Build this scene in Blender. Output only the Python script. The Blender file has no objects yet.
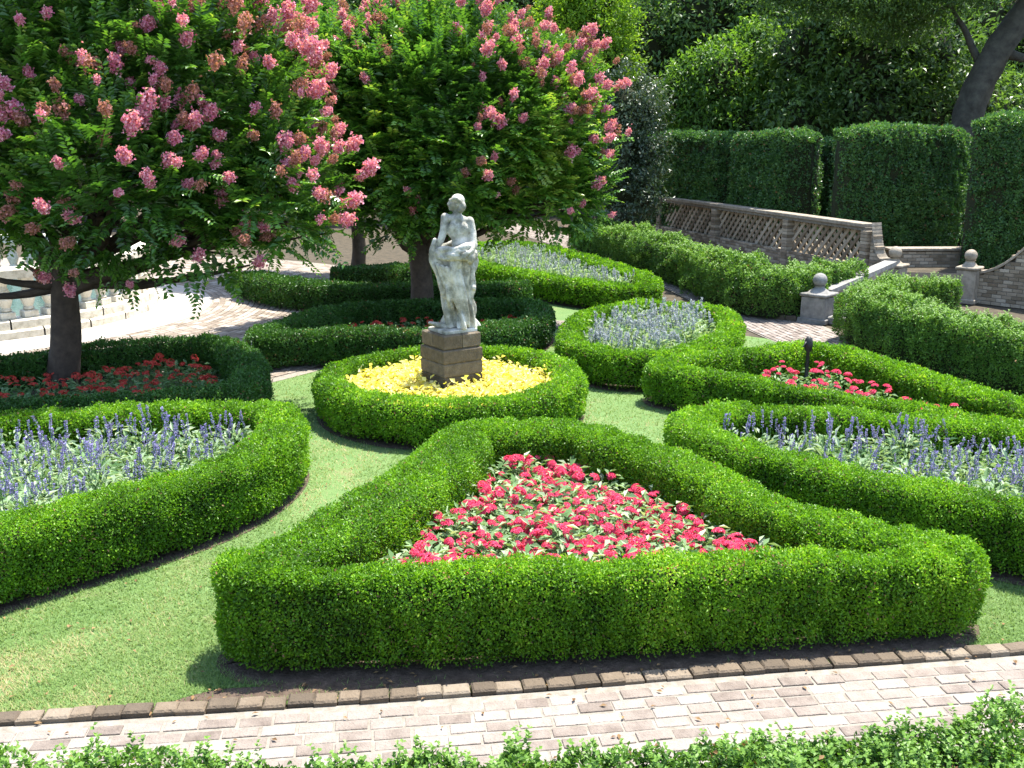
import bpy, bmesh, math, random
import numpy as np
from mathutils import Vector, Matrix

# ------------------------------------------------------------------ camera, world, sun
SC = bpy.context.scene
COL = SC.collection
CH, PITCH, FPX = 3.4, math.radians(14.04), 996.0
cam_d = bpy.data.cameras.new('camera'); cam = bpy.data.objects.new('camera', cam_d); COL.objects.link(cam)
cam.location = (0, 0, CH); cam.rotation_euler = (math.pi/2 - PITCH, 0, 0)
cam_d.sensor_width = 36; cam_d.lens = FPX/1024*36; cam_d.clip_end = 500; cam_d.clip_start = .05
SC.camera = cam
SUN = Vector((.23, .24, .945)).normalized()
world = bpy.data.worlds.new('World'); SC.world = world; world.use_nodes = True
wn = world.node_tree.nodes; wl = world.node_tree.links
sky = wn.new('ShaderNodeTexSky'); sky.sky_type = 'NISHITA'; sky.sun_disc = False
sky.sun_elevation = math.asin(SUN.z); sky.sun_rotation = math.atan2(SUN.x, SUN.y)
wl.new(sky.outputs[0], wn['Background'].inputs[0]); wn['Background'].inputs[1].default_value = .15
sun_d = bpy.data.lights.new('sun', 'SUN'); sun_d.energy = 4.0; sun_d.angle = math.radians(.5); sun_d.color = (1, .96, .88)
sun = bpy.data.objects.new('sun', sun_d); COL.objects.link(sun); sun.rotation_euler = SUN.to_track_quat('Z', 'Y').to_euler()
SC.view_settings.view_transform = 'Standard'; SC.view_settings.look = 'None'
SC.view_settings.exposure = 1.8; SC.view_settings.gamma = 1
SC.cycles.max_bounces = 6; SC.cycles.transparent_max_bounces = 4

RNG = np.random.default_rng(7); random.seed(7)

# ------------------------------------------------------------------ small maths
def ray(px, py):
    a, b = (px-512)/FPX, (384-py)/FPX
    return np.array([a, math.cos(PITCH)+b*math.sin(PITCH), -math.sin(PITCH)+b*math.cos(PITCH)])
def at(px, py, z=0.):                     # point of the photograph on the level z
    r = ray(px, py); t = (z-CH)/r[2]; return np.array([0, 0, CH])+r*t
def aty(px, py, Y):                       # point of the photograph at the distance Y
    r = ray(px, py); return np.array([0, 0, CH])+r*(Y/r[1])
def unit(v): return v/np.maximum(np.linalg.norm(v, axis=-1, keepdims=True), 1e-9)
def rvec(n): return unit(RNG.normal(size=(n, 3)))
_w = np.random.default_rng(3).normal(size=(14, 3)); _ph = np.random.default_rng(4).uniform(0, 6.28, 14)
def lump(P):                              # smooth noise, about -1..1
    P = np.asarray(P); return np.sin(P@_w.T+_ph).sum(-1)/4.2
def spline(pts, ds, closed):
    P = np.array(pts, float); n = len(P); out = []
    for i in range(n if closed else n-1):
        if closed: a, b, c, d = P[i-1], P[i], P[(i+1) % n], P[(i+2) % n]
        else: a, b, c, d = P[max(i-1, 0)], P[i], P[i+1], P[min(i+2, n-1)]
        k = max(2, int(np.linalg.norm(c-b)/ds*2))
        for t in np.arange(k)/k:
            out.append(.5*((2*b)+(c-a)*t+(2*a-5*b+4*c-d)*t*t+(3*b-a-3*c+d)*t**3))
    if not closed: out.append(P[-1])
    out = np.array(out)
    if closed: out = np.vstack([out, out[:1]])
    s = np.r_[0, np.cumsum(np.linalg.norm(np.diff(out, axis=0), axis=1))]
    m = max(3, int(s[-1]/ds)); q = np.linspace(0, s[-1], m, endpoint=not closed)
    return np.stack([np.interp(q, s, out[:, k]) for k in range(P.shape[1])], 1)
def inside(poly, Q):
    x, y = Q[:, 0], Q[:, 1]; r = np.zeros(len(Q), bool)
    for (ax, ay), (bx, by) in zip(poly, np.roll(poly, -1, 0)):
        c = ((ay > y) != (by > y)); r ^= c & (x < (bx-ax)*(y-ay)/(by-ay+1e-12)+ax)
    return r
def dist_to(path, Q):
    d = np.full(len(Q), 1e9)
    for k in range(0, len(Q), 20000):
        q = Q[k:k+20000, :2]; d[k:k+20000] = np.sqrt(((q[:, None]-path[None, :, :2])**2).sum(-1).min(1))
    return d

# ------------------------------------------------------------------ mesh collector
class MB:
    def __init__(s): s.V = []; s.L = []; s.T = []; s.M = []; s.A = []; s.n = 0
    def add(s, V, F, mat=0, tone=.5):
        V = np.asarray(V, float).reshape(-1, 3); F = np.asarray(F, np.int64)
        if not len(F): return
        s.V.append(V); s.L.append((F+s.n).ravel()); s.T.append(np.full(len(F), F.shape[1])); s.n += len(V)
        s.M.append(np.full(len(F), mat)); s.A.append(np.broadcast_to(np.asarray(tone, float), (len(F),)))
    def box(s, c, size, rz=0., mat=0, tone=.5, bev=.0, tilt=0.):
        x, y, z = np.array(size)/2; b = min(bev, x*.45, y*.45, z*.45)
        if b > 0:                                      # bevelled box: three nested rings
            R = []
            for (xx, yy, zz) in ((x-b, y-b, -z), (x, y, -z+b), (x, y, z-b), (x-b, y-b, z)):
                R += [(-xx, -yy, zz), (xx, -yy, zz), (xx, yy, zz), (-xx, yy, zz)]
            F = [(3, 2, 1, 0), (12, 13, 14, 15)]
            for k in range(3):
                for i in range(4): F.append((k*4+i, k*4+(i+1) % 4, k*4+4+(i+1) % 4, k*4+4+i))
            V = np.array(R)
        else:
            V = np.array([(-x, -y, -z), (x, -y, -z), (x, y, -z), (-x, y, -z), (-x, -y, z), (x, -y, z), (x, y, z), (-x, y, z)])
            F = [(3, 2, 1, 0), (4, 5, 6, 7), (0, 1, 5, 4), (1, 2, 6, 5), (2, 3, 7, 6), (3, 0, 4, 7)]
        if tilt: V = V+np.c_[V[:, 1]*0, V[:, 1]*0, V[:, 0]*tilt]
        c0, s0 = math.cos(rz), math.sin(rz)
        V = np.c_[V[:, 0]*c0-V[:, 1]*s0, V[:, 0]*s0+V[:, 1]*c0, V[:, 2]]+np.array(c)
        s.add(V, F, mat, tone)
    def tube(s, pts, rad, seg=10, mat=0, tone=.5, wob=.0):
        P = np.array(pts, float); n = len(P); rad = np.broadcast_to(np.array(rad, float), (n,))
        T = unit(np.gradient(P, axis=0)); a = np.linspace(0, 2*np.pi, seg, endpoint=False); V = []
        ref = np.array([.31, .9, .3])
        for i in range(n):
            u = unit(np.cross(T[i], ref)); v = np.cross(T[i], u)
            r = rad[i]*(1+wob*np.sin(a*3+i*.5+1)+wob*.6*np.sin(a*5-i*.9))
            V.append(P[i]+np.outer(np.cos(a)*r, u)+np.outer(np.sin(a)*r, v))
        V = np.vstack(V); F = []
        for i in range(n-1):
            for j in range(seg): F.append((i*seg+j, i*seg+(j+1) % seg, (i+1)*seg+(j+1) % seg, (i+1)*seg+j))
        s.add(V, F, mat, tone)
        k = len(V); V2 = np.vstack([V[:seg], P[:1], V[-seg:], P[-1:]])
        s.add(V2, [((j+1) % seg, j, seg) for j in range(seg)]+[(seg+1+j, seg+1+(j+1) % seg, 2*seg+1) for j in range(seg)], mat, tone)
    def lathe(s, prof, c=(0, 0, 0), seg=20, mat=0, tone=.5, a0=0.):
        prof = np.array(prof, float); a = np.linspace(0, 2*np.pi, seg, endpoint=False)+a0
        V = np.vstack([np.c_[r*np.cos(a), r*np.sin(a), np.full(seg, z)] for r, z in prof])+np.array(c)
        F = [(i*seg+j, i*seg+(j+1) % seg, (i+1)*seg+(j+1) % seg, (i+1)*seg+j) for i in range(len(prof)-1) for j in range(seg)]
        s.add(V, F, mat, tone)
    def ellips(s, c, r, seg=12, rings=8, mat=0, rot=None, noise=0., tone=.5):
        V = []
        for i in range(rings+1):
            t = math.pi*i/rings
            for j in range(seg): V.append((math.sin(t)*math.cos(2*math.pi*j/seg), math.sin(t)*math.sin(2*math.pi*j/seg), math.cos(t)))
        V = np.array(V)*np.array(r)
        if rot is not None: V = V@np.array(rot).T
        V = V+np.array(c)
        if noise: V = V+unit(V-np.array(c))*(lump(V*1.7)*noise)[:, None]
        F = [(i*seg+j, (i+1)*seg+j, (i+1)*seg+(j+1) % seg, i*seg+(j+1) % seg) for i in range(rings) for j in range(seg)]
        s.add(V, F, mat, tone)
    def leaves(s, P, D, N, L, W, mat=0, tone=.5, fold=.18, curl=.12):
        n = len(P)
        if not n: return
        L = np.broadcast_to(L, (n,))[:, None]; W = np.broadcast_to(W, (n,))[:, None]
        D = unit(D); S = unit(np.cross(D, N)); N = np.cross(S, D)
        V = np.stack([P, P+D*L*.48+S*W*.5+N*W*fold, P+D*L-N*L*curl, P+D*L*.48-S*W*.5+N*W*fold], 1).reshape(-1, 3)
        s.add(V, np.arange(4*n).reshape(-1, 4), mat, tone)
    def build(s, name, mats, parent=None, smooth=False, loc=None):
        me = bpy.data.meshes.new(name)
        V = np.vstack(s.V); L = np.concatenate(s.L); T = np.concatenate(s.T)
        if loc is not None: V = V-np.array(loc)
        me.vertices.add(len(V)); me.vertices.foreach_set('co', V.astype(np.float32).ravel())
        me.loops.add(len(L)); me.loops.foreach_set('vertex_index', L.astype(np.int32))
        me.polygons.add(len(T)); me.polygons.foreach_set('loop_start', np.r_[0, np.cumsum(T)[:-1]].astype(np.int32))
        me.polygons.foreach_set('material_index', np.concatenate(s.M).astype(np.int32))
        me.polygons.foreach_set('use_smooth', np.full(len(T), smooth))
        at_ = me.attributes.new('tone', 'FLOAT', 'FACE'); at_.data.foreach_set('value', np.concatenate(s.A).astype(np.float32))
        for m in (mats if isinstance(mats, (list, tuple)) else [mats]): me.materials.append(m)
        me.update(calc_edges=True)
        o = bpy.data.objects.new(name, me); COL.objects.link(o)
        if loc is not None and parent is None: o.location = loc
        if parent is not None: o.parent = parent
        return o

def tag(o, label=None, cat=None, group=None, kind=None):
    for k, v in (('label', label), ('category', cat), ('group', group), ('kind', kind)):
        if v: o[k] = v
    return o
def empty(name, loc, label, cat, group=None, rz=0.):
    o = bpy.data.objects.new(name, None); COL.objects.link(o); o.location = loc; o.rotation_euler = (0, 0, rz)
    o.empty_display_size = .1
    return tag(o, label, cat, group)
def copy_tree(o, parent=None):
    c = o.copy(); COL.objects.link(c)
    if parent is not None: c.parent = parent
    for ch in list(KIDS.get(o.name, [])): copy_tree(ch, c)
    return c
KIDS = {}

# ------------------------------------------------------------------ materials
def mat_new(name):
    m = bpy.data.materials.new(name); m.use_nodes = True; nt = m.node_tree
    return m, nt, nt.nodes['Principled BSDF'], nt.nodes['Material Output']
def ramp(nt, fac, cols):
    r = nt.nodes.new('ShaderNodeValToRGB'); e = r.color_ramp.elements
    while len(e) < len(cols): e.new(.5)
    for k, (p, c) in enumerate(cols): e[k].position = p; e[k].color = (*c, 1)
    nt.links.new(fac, r.inputs[0]); return r.outputs[0]
def leaf_mat(name, cols, trans=.3, rough=.45, spec=.35):
    m, nt, b, out = mat_new(name)
    a = nt.nodes.new('ShaderNodeAttribute'); a.attribute_name = 'tone'
    c = ramp(nt, a.outputs['Fac'], cols)
    nt.links.new(c, b.inputs['Base Color']); b.inputs['Roughness'].default_value = rough
    b.inputs['Specular IOR Level'].default_value = spec
    t = nt.nodes.new('ShaderNodeBsdfTranslucent'); g = nt.nodes.new('ShaderNodeMixRGB'); g.blend_type = 'MULTIPLY'
    g.inputs[0].default_value = 1; g.inputs[2].default_value = (1.25, 1.25, .55, 1); nt.links.new(c, g.inputs[1])
    nt.links.new(g.outputs[0], t.inputs[0])
    x = nt.nodes.new('ShaderNodeMixShader'); x.inputs[0].default_value = trans
    nt.links.new(b.outputs[0], x.inputs[1]); nt.links.new(t.outputs[0], x.inputs[2]); nt.links.new(x.outputs[0], out.inputs[0])
    return m
def rough_mat(name, cols, scale=6., rough=.85, bump=.3, bscale=40., tone=False, detail=8., spec=.3, tonemix=.6):
    m, nt, b, out = mat_new(name)
    tc = nt.nodes.new('ShaderNodeTexCoord')
    n = nt.nodes.new('ShaderNodeTexNoise'); n.inputs['Scale'].default_value = scale; n.inputs['Detail'].default_value = detail
    n.inputs['Roughness'].default_value = .65
    nt.links.new(tc.outputs['Object'], n.inputs['Vector']); f = n.outputs['Fac']
    if tone:
        a = nt.nodes.new('ShaderNodeAttribute'); a.attribute_name = 'tone'
        mx = nt.nodes.new('ShaderNodeMix'); mx.inputs[0].default_value = tonemix
        nt.links.new(f, mx.inputs[2]); nt.links.new(a.outputs['Fac'], mx.inputs[3]); f = mx.outputs[0]
    nt.links.new(ramp(nt, f, cols), b.inputs['Base Color']); b.inputs['Roughness'].default_value = rough
    b.inputs['Specular IOR Level'].default_value = spec
    n2 = nt.nodes.new('ShaderNodeTexNoise'); n2.inputs['Scale'].default_value = bscale; n2.inputs['Detail'].default_value = 5
    nt.links.new(tc.outputs['Object'], n2.inputs['Vector'])
    bp = nt.nodes.new('ShaderNodeBump'); bp.inputs['Strength'].default_value = bump; bp.inputs['Distance'].default_value = .02
    nt.links.new(n2.outputs['Fac'], bp.inputs['Height']); nt.links.new(bp.outputs[0], b.inputs['Normal'])
    return m
M = {}
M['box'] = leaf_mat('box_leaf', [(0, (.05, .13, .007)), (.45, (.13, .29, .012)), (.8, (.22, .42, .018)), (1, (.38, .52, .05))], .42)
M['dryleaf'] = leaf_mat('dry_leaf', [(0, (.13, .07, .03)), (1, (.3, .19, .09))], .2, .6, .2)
M['boxshade'] = leaf_mat('box_leaf_shaded', [(0, (.028, .075, .012)), (.5, (.045, .125, .018)), (1, (.09, .2, .03))], .28)  # darker copy of the box leaf, tree shade put into its colour
M['shrub'] = leaf_mat('shrub_leaf', [(0, (.045, .11, .018)), (.5, (.10, .21, .03)), (1, (.20, .34, .06))], .38)
M['twig'] = rough_mat('shaded_twigs', [(.3, (.012, .015, .005)), (.7, (.028, .034, .01))], 30, .95, .8, 60)  # twigs coloured near black, the shade among the leaves is painted in
M['tall'] = leaf_mat('tall_hedge_leaf', [(0, (.035, .09, .026)), (.5, (.07, .165, .042)), (1, (.14, .26, .06))], .36, .38, .5)
M['myrtle'] = leaf_mat('myrtle_leaf', [(0, (.028, .08, .014)), (.5, (.07, .18, .024)), (.85, (.15, .31, .036)), (1, (.28, .38, .06))], .38, .32, .5)
M['pink'] = leaf_mat('pink_petals', [(0, (.52, .11, .22)), (.5, (.70, .27, .38)), (1, (.84, .52, .58))], .3, .6, .2)
M['spent'] = leaf_mat('spent_petals', [(0, (.22, .13, .06)), (.5, (.42, .18, .14)), (1, (.58, .26, .26))], .3, .7, .2)
M['red'] = leaf_mat('red_petals', [(0, (.55, .02, .09)), (.5, (.72, .06, .15)), (1, (.80, .2, .28))], .25, .6, .2)
M['orange'] = leaf_mat('salmon_petals', [(0, (.45, .03, .03)), (1, (.7, .12, .08))], .25, .6, .2)
M['penleaf'] = leaf_mat('bedding_leaf', [(0, (.09, .18, .05)), (.5, (.20, .32, .14)), (1, (.42, .48, .32))], .3, .5)
M['salleaf'] = leaf_mat('salvia_leaf', [(0, (.10, .21, .06)), (.5, (.235, .34, .18)), (1, (.44, .51, .38))], .3, .6, .2)
M['blue'] = leaf_mat('blue_petals', [(0, (.15, .12, .36)), (.5, (.27, .23, .49)), (1, (.45, .43, .64))], .25, .6, .2)
M['pale'] = leaf_mat('pale_petals', [(0, (.22, .24, .34)), (.5, (.38, .40, .48)), (1, (.60, .62, .66))], .25, .6, .2)
M['yellow'] = leaf_mat('yellow_leaf', [(0, (.50, .46, .05)), (.5, (.72, .64, .16)), (1, (.82, .74, .42))], .3, .5, .2)
M['grass'] = leaf_mat('grass_blade', [(0, (.08, .155, .03)), (.5, (.15, .245, .062)), (.85, (.23, .30, .10)), (1, (.42, .34, .18))], .3, .6, .2)
M['soil'] = rough_mat('bed_soil', [(.3, (.045, .03, .02)), (.6, (.10, .07, .05)), (.8, (.2, .14, .1))], 14, .95, .9, 50)
M['lawn'] = rough_mat('lawn_turf', [(.28, (.21, .17, .09)), (.42, (.12, .19, .06)), (.75, (.09, .17, .05))], 2.2, .95, .8, 90)
M['litter'] = rough_mat('leaf_litter', [(.3, (.03, .025, .015)), (.7, (.09, .07, .045))], 5, .95, .8, 30)
M['bark'] = rough_mat('myrtle_bark', [(.3, (.03, .02, .014)), (.7, (.08, .055, .04))], 7, .8, .6, 25)
M['oakbark'] = rough_mat('oak_bark', [(.3, (.025, .022, .017)), (.7, (.075, .07, .052))], 4, .9, 1., 12)
M['brick'] = rough_mat('paving_brick', [(.25, (.125, .098, .08)), (.42, (.20, .165, .138)), (.58, (.25, .21, .18)), (.8, (.32, .28, .24))], 7, .9, .7, 60, True, tonemix=.34)
M['mortar'] = rough_mat('sand_joint', [(.3, (.15, .13, .10)), (.5, (.22, .195, .16)), (.75, (.30, .27, .225))], 12, .95, .4, 80)
M['edge'] = rough_mat('edging_brick', [(.25, (.085, .065, .045)), (.55, (.145, .11, .075)), (.8, (.21, .17, .125))], 12, .9, .7, 50, True)
M['plaza'] = rough_mat('plaza_paver', [(.25, (.17, .135, .10)), (.5, (.25, .205, .165)), (.8, (.33, .285, .24))], 8, .9, .4, 50, True)
M['apron'] = rough_mat('pale_stone_paving', [(.3, (.33, .30, .26)), (.7, (.46, .42, .37))], 5, .9, .3, 40)
M['statue'] = rough_mat('lichen_stone', [(.30, (.10, .10, .075)), (.44, (.25, .24, .19)), (.56, (.48, .46, .39)), (.75, (.68, .65, .58))], 5, .85, .5, 50)
M['pedestal'] = rough_mat('pedestal_stone', [(.3, (.065, .05, .03)), (.55, (.135, .105, .07)), (.8, (.22, .185, .135))], 11, .9, .7, 50, True, tonemix=.35)
M['stone'] = rough_mat('grey_stone', [(.3, (.13, .125, .11)), (.55, (.23, .22, .20)), (.8, (.35, .335, .30))], 7, .85, .5, 50)
M['brownstone'] = rough_mat('brown_stone', [(.3, (.17, .14, .10)), (.55, (.29, .245, .185)), (.8, (.40, .345, .27))], 7, .85, .5, 50)
M['marble'] = rough_mat('balustrade_stone', [(.3, (.36, .32, .24)), (.5, (.60, .55, .45)), (.75, (.74, .69, .60))], 8, .8, .5, 40)
M['wallbrick'] = rough_mat('wall_brick', [(.25, (.17, .13, .085)), (.5, (.29, .23, .16)), (.75, (.39, .325, .24))], 8, .9, .6, 50, True)
M['wallmortar'] = rough_mat('wall_mortar', [(.3, (.13, .115, .09)), (.7, (.23, .205, .165))], 10, .95, .6, 60)
M['iron'] = rough_mat('dark_iron', [(.3, (.012, .012, .012)), (.7, (.03, .03, .028))], 20, .5, .2, 60)
M['water'] = rough_mat('basin_water', [(.3, (.06, .11, .10)), (.7, (.09, .15, .13))], 2, .05, .15, 6, spec=.5)
TREE = [leaf_mat('tree_leaf_dark', [(0, (.04, .085, .02)), (.6, (.085, .165, .036)), (1, (.15, .25, .06))], .42, .4, .45),
        leaf_mat('tree_leaf_mid', [(0, (.05, .12, .02)), (.6, (.11, .22, .03)), (1, (.2, .33, .05))], .48, .45, .4),
        leaf_mat('tree_leaf_bright', [(0, (.08, .17, .014)), (.6, (.16, .29, .02)), (1, (.26, .38, .03))], .48, .5, .3),
        leaf_mat('tree_leaf_silver', [(0, (.03, .055, .022)), (.6, (.065, .10, .05)), (1, (.16, .19, .12))], .2, .35, .5)]

# ------------------------------------------------------------------ ground and paving
EDGE = spline([at(x, y, .05)[:2] for x, y in ((-120, 721), (0, 715), (200, 703), (512, 683), (700, 668), (1024, 645), (1140, 637))], .05, False)
def sheet(name, outline, z, mat):
    me = bpy.data.meshes.new(name); P = [(x, y, z) for x, y in outline]
    me.from_pydata(P, [], [tuple(range(len(P)))]); me.materials.append(mat); me.update()
    if me.polygons[0].normal.z < 0: me.flip_normals()
    o = bpy.data.objects.new(name, me); COL.objects.link(o); return tag(o, kind='structure')
sheet('ground', [(-150, -60), (150, -60), (150, 220), (-150, 220)], -.012, M['litter'])
LAWN = np.vstack([EDGE, [(12, 8), (12, 9.5), at(1024, 402, 0)[:2], at(860, 350, 0)[:2], (5.0, 16.3), (2.2, 18.6), (.5, 27), (-1.5, 28.5), (-4, 24), (-3.4, 18), (-4.4, 15.2), (-7.5, 14.2), (-13, 12.8), (-13, 6)]])
sheet('lawn', LAWN, .0, M['lawn'])
SOIL = []

def offset(path, d):
    T = unit(np.gradient(path, axis=0)); return path+np.c_[-T[:, 1], T[:, 0]]*d
def brick_strip(mb, base, d0, rows, bl, bw, gap, z0, zr, mat=0, jitter=.006, box=True, stagger=.5):
    """courses of bricks laid along base, each one its own little block of the paving"""
    for r in range(rows):
        p = offset(base, d0-(r+.5)*(bw+gap)); s = np.r_[0, np.cumsum(np.linalg.norm(np.diff(p, axis=0), axis=1))]
        q = (r*stagger % 1)*bl+random.uniform(-.03, .03)
        while q+bl < s[-1]:
            l = bl*random.uniform(.92, 1.05); m = q+l/2
            x, y = np.interp(m, s, p[:, 0]), np.interp(m, s, p[:, 1])
            x2, y2 = np.interp(m+.02, s, p[:, 0]), np.interp(m+.02, s, p[:, 1])
            h = random.uniform(.012, .02)*1.0
            mb.box((x+random.uniform(-jitter, jitter), y+random.uniform(-jitter, jitter), z0+zr*random.random()), (l-gap, bw*random.uniform(.9, 1.03), h),
                   math.atan2(y2-y, x2-x)+random.uniform(-.02, .02), mat, random.random(), .003)
            q += l
# foreground brick path
foot = np.vstack([offset(EDGE, -.06), offset(EDGE, -2.2)[::-1]])
sheet('path_bed', foot, .0075, M['mortar'])
mb = MB(); brick_strip(mb, EDGE, -.12, 18, .215, .095, .017, .003, .005)
tag(mb.build('brick_path', [M['brick']]), kind='structure')
mb = MB(); brick_strip(mb, EDGE, .06, 1, .165, .10, .012, .0, .0)
mb = MB()
s = np.r_[0, np.cumsum(np.linalg.norm(np.diff(EDGE, axis=0), axis=1))]; q = 0
while q < s[-1]-.2:
    l = random.uniform(.13, .18); m = q+l/2
    a = [np.interp(m, s, EDGE[:, k]) for k in (0, 1)]; b = [np.interp(m+.03, s, EDGE[:, k]) for k in (0, 1)]
    mb.box((a[0]+random.uniform(-.006, .006), a[1]+random.uniform(-.008, .008), -.002+random.uniform(-.008, .008)), (l-.006, .11, .09), math.atan2(b[1]-a[1], b[0]-a[0])+random.uniform(-.05, .05), 0, random.random(), .012, random.uniform(-.04, .04))
    q += l
tag(mb.build('brick_kerb', [M['edge']]), kind='structure')

# plaza round the fountain basin, courses run round the centre
FC = np.array([-10.9, 19.5])
mb = MB()
def ring_sheet(name, r0, r1, z, mat, a0=0, a1=2*math.pi, n=120):
    a = np.linspace(a0, a1, n); V = np.vstack([np.c_[FC[0]+r*np.cos(a), FC[1]+r*np.sin(a), np.full(n, z)] for r in (r0, r1)])
    m_ = MB(); m_.add(V, [(i, i+n, i+n+1, i+1) for i in range(n-1)]); return tag(m_.build(name, [mat]), kind='structure')
ring_sheet('plaza_bed', 3.0, 9.5, .004, M['mortar'])
ring_sheet('pale_apron', 2.6, 4.75, .010, M['apron'])
r = 4.8
while r < 9.3:
    a = -1.25+random.random()*.05; da = .24/r
    while a < 1.75:
        k = (r-4.8); am = a+da/2; rr = r+.055
        mb.box((FC[0]+rr*math.cos(am), FC[1]+rr*math.sin(am), .008+random.random()*.004), (.225, .105, .012), am+math.pi/2, 0, random.random(), .003)
        a += da
    r += .122
tag(mb.build('brick_plaza', [M['plaza']]), kind='structure')

def brick_walk(name, pts, width, z=.006):
    c = spline(pts, .12, False); out = np.vstack([offset(c, width/2), offset(c, -width/2)[::-1]])
    sheet(name+'_bed', out, z-.003, M['mortar'])
    m_ = MB(); brick_strip(m_, c, width/2-.02, int((width-.04)/.118), .21, .1, .016, z+.002, .004)
    tag(m_.build(name, [M['brick']]), kind='structure'); return c
W1 = [at(x, y)[:2] for x, y in ((880, 362), (800, 334), (735, 305), (690, 285), (640, 266), (560, 240), (500, 225))]
PATH1 = brick_walk('garden_path', W1, 1.5)
PATH2 = brick_walk('cross_path', [at(x, y)[:2] for x, y in ((735, 318), (660, 318), (580, 325), (490, 322))], .8, .014)
PATH3 = brick_walk('side_path', [at(x, y)[:2] for x, y in ((262, 340), (272, 366), (262, 372))], .7, .014)
# mulch under the loose hedges on the right and brick kerb of the garden path
sheet('mulch', [at(x, y)[:2] for x, y in ((850, 345), (830, 338), (880, 330), (1100, 330), (1300, 380), (1200, 470), (1024, 412), (920, 372))], .005, M['soil'])
sheet('shrub_bed', [at(x, y)[:2] for x, y in ((775, 318), (845, 318), (860, 290), (650, 225), (560, 225), (640, 262), (700, 284))], .0055, M['soil'])
mb = MB(); kb = spline([at(x, y)[:2] for x, y in ((812, 321), (775, 319), (735, 301), (690, 279), (640, 260), (570, 237))], .1, False)
for i in range(0, len(kb)-2, 2):
    d = kb[i+1]-kb[i]; mb.box((kb[i, 0], kb[i, 1], .045), (.19, .09, .12), math.atan2(d[1], d[0])+random.uniform(-.04, .04), 0, random.random()*.7, .01)
tag(mb.build('path_kerb', [M['edge']]), kind='structure')

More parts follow.
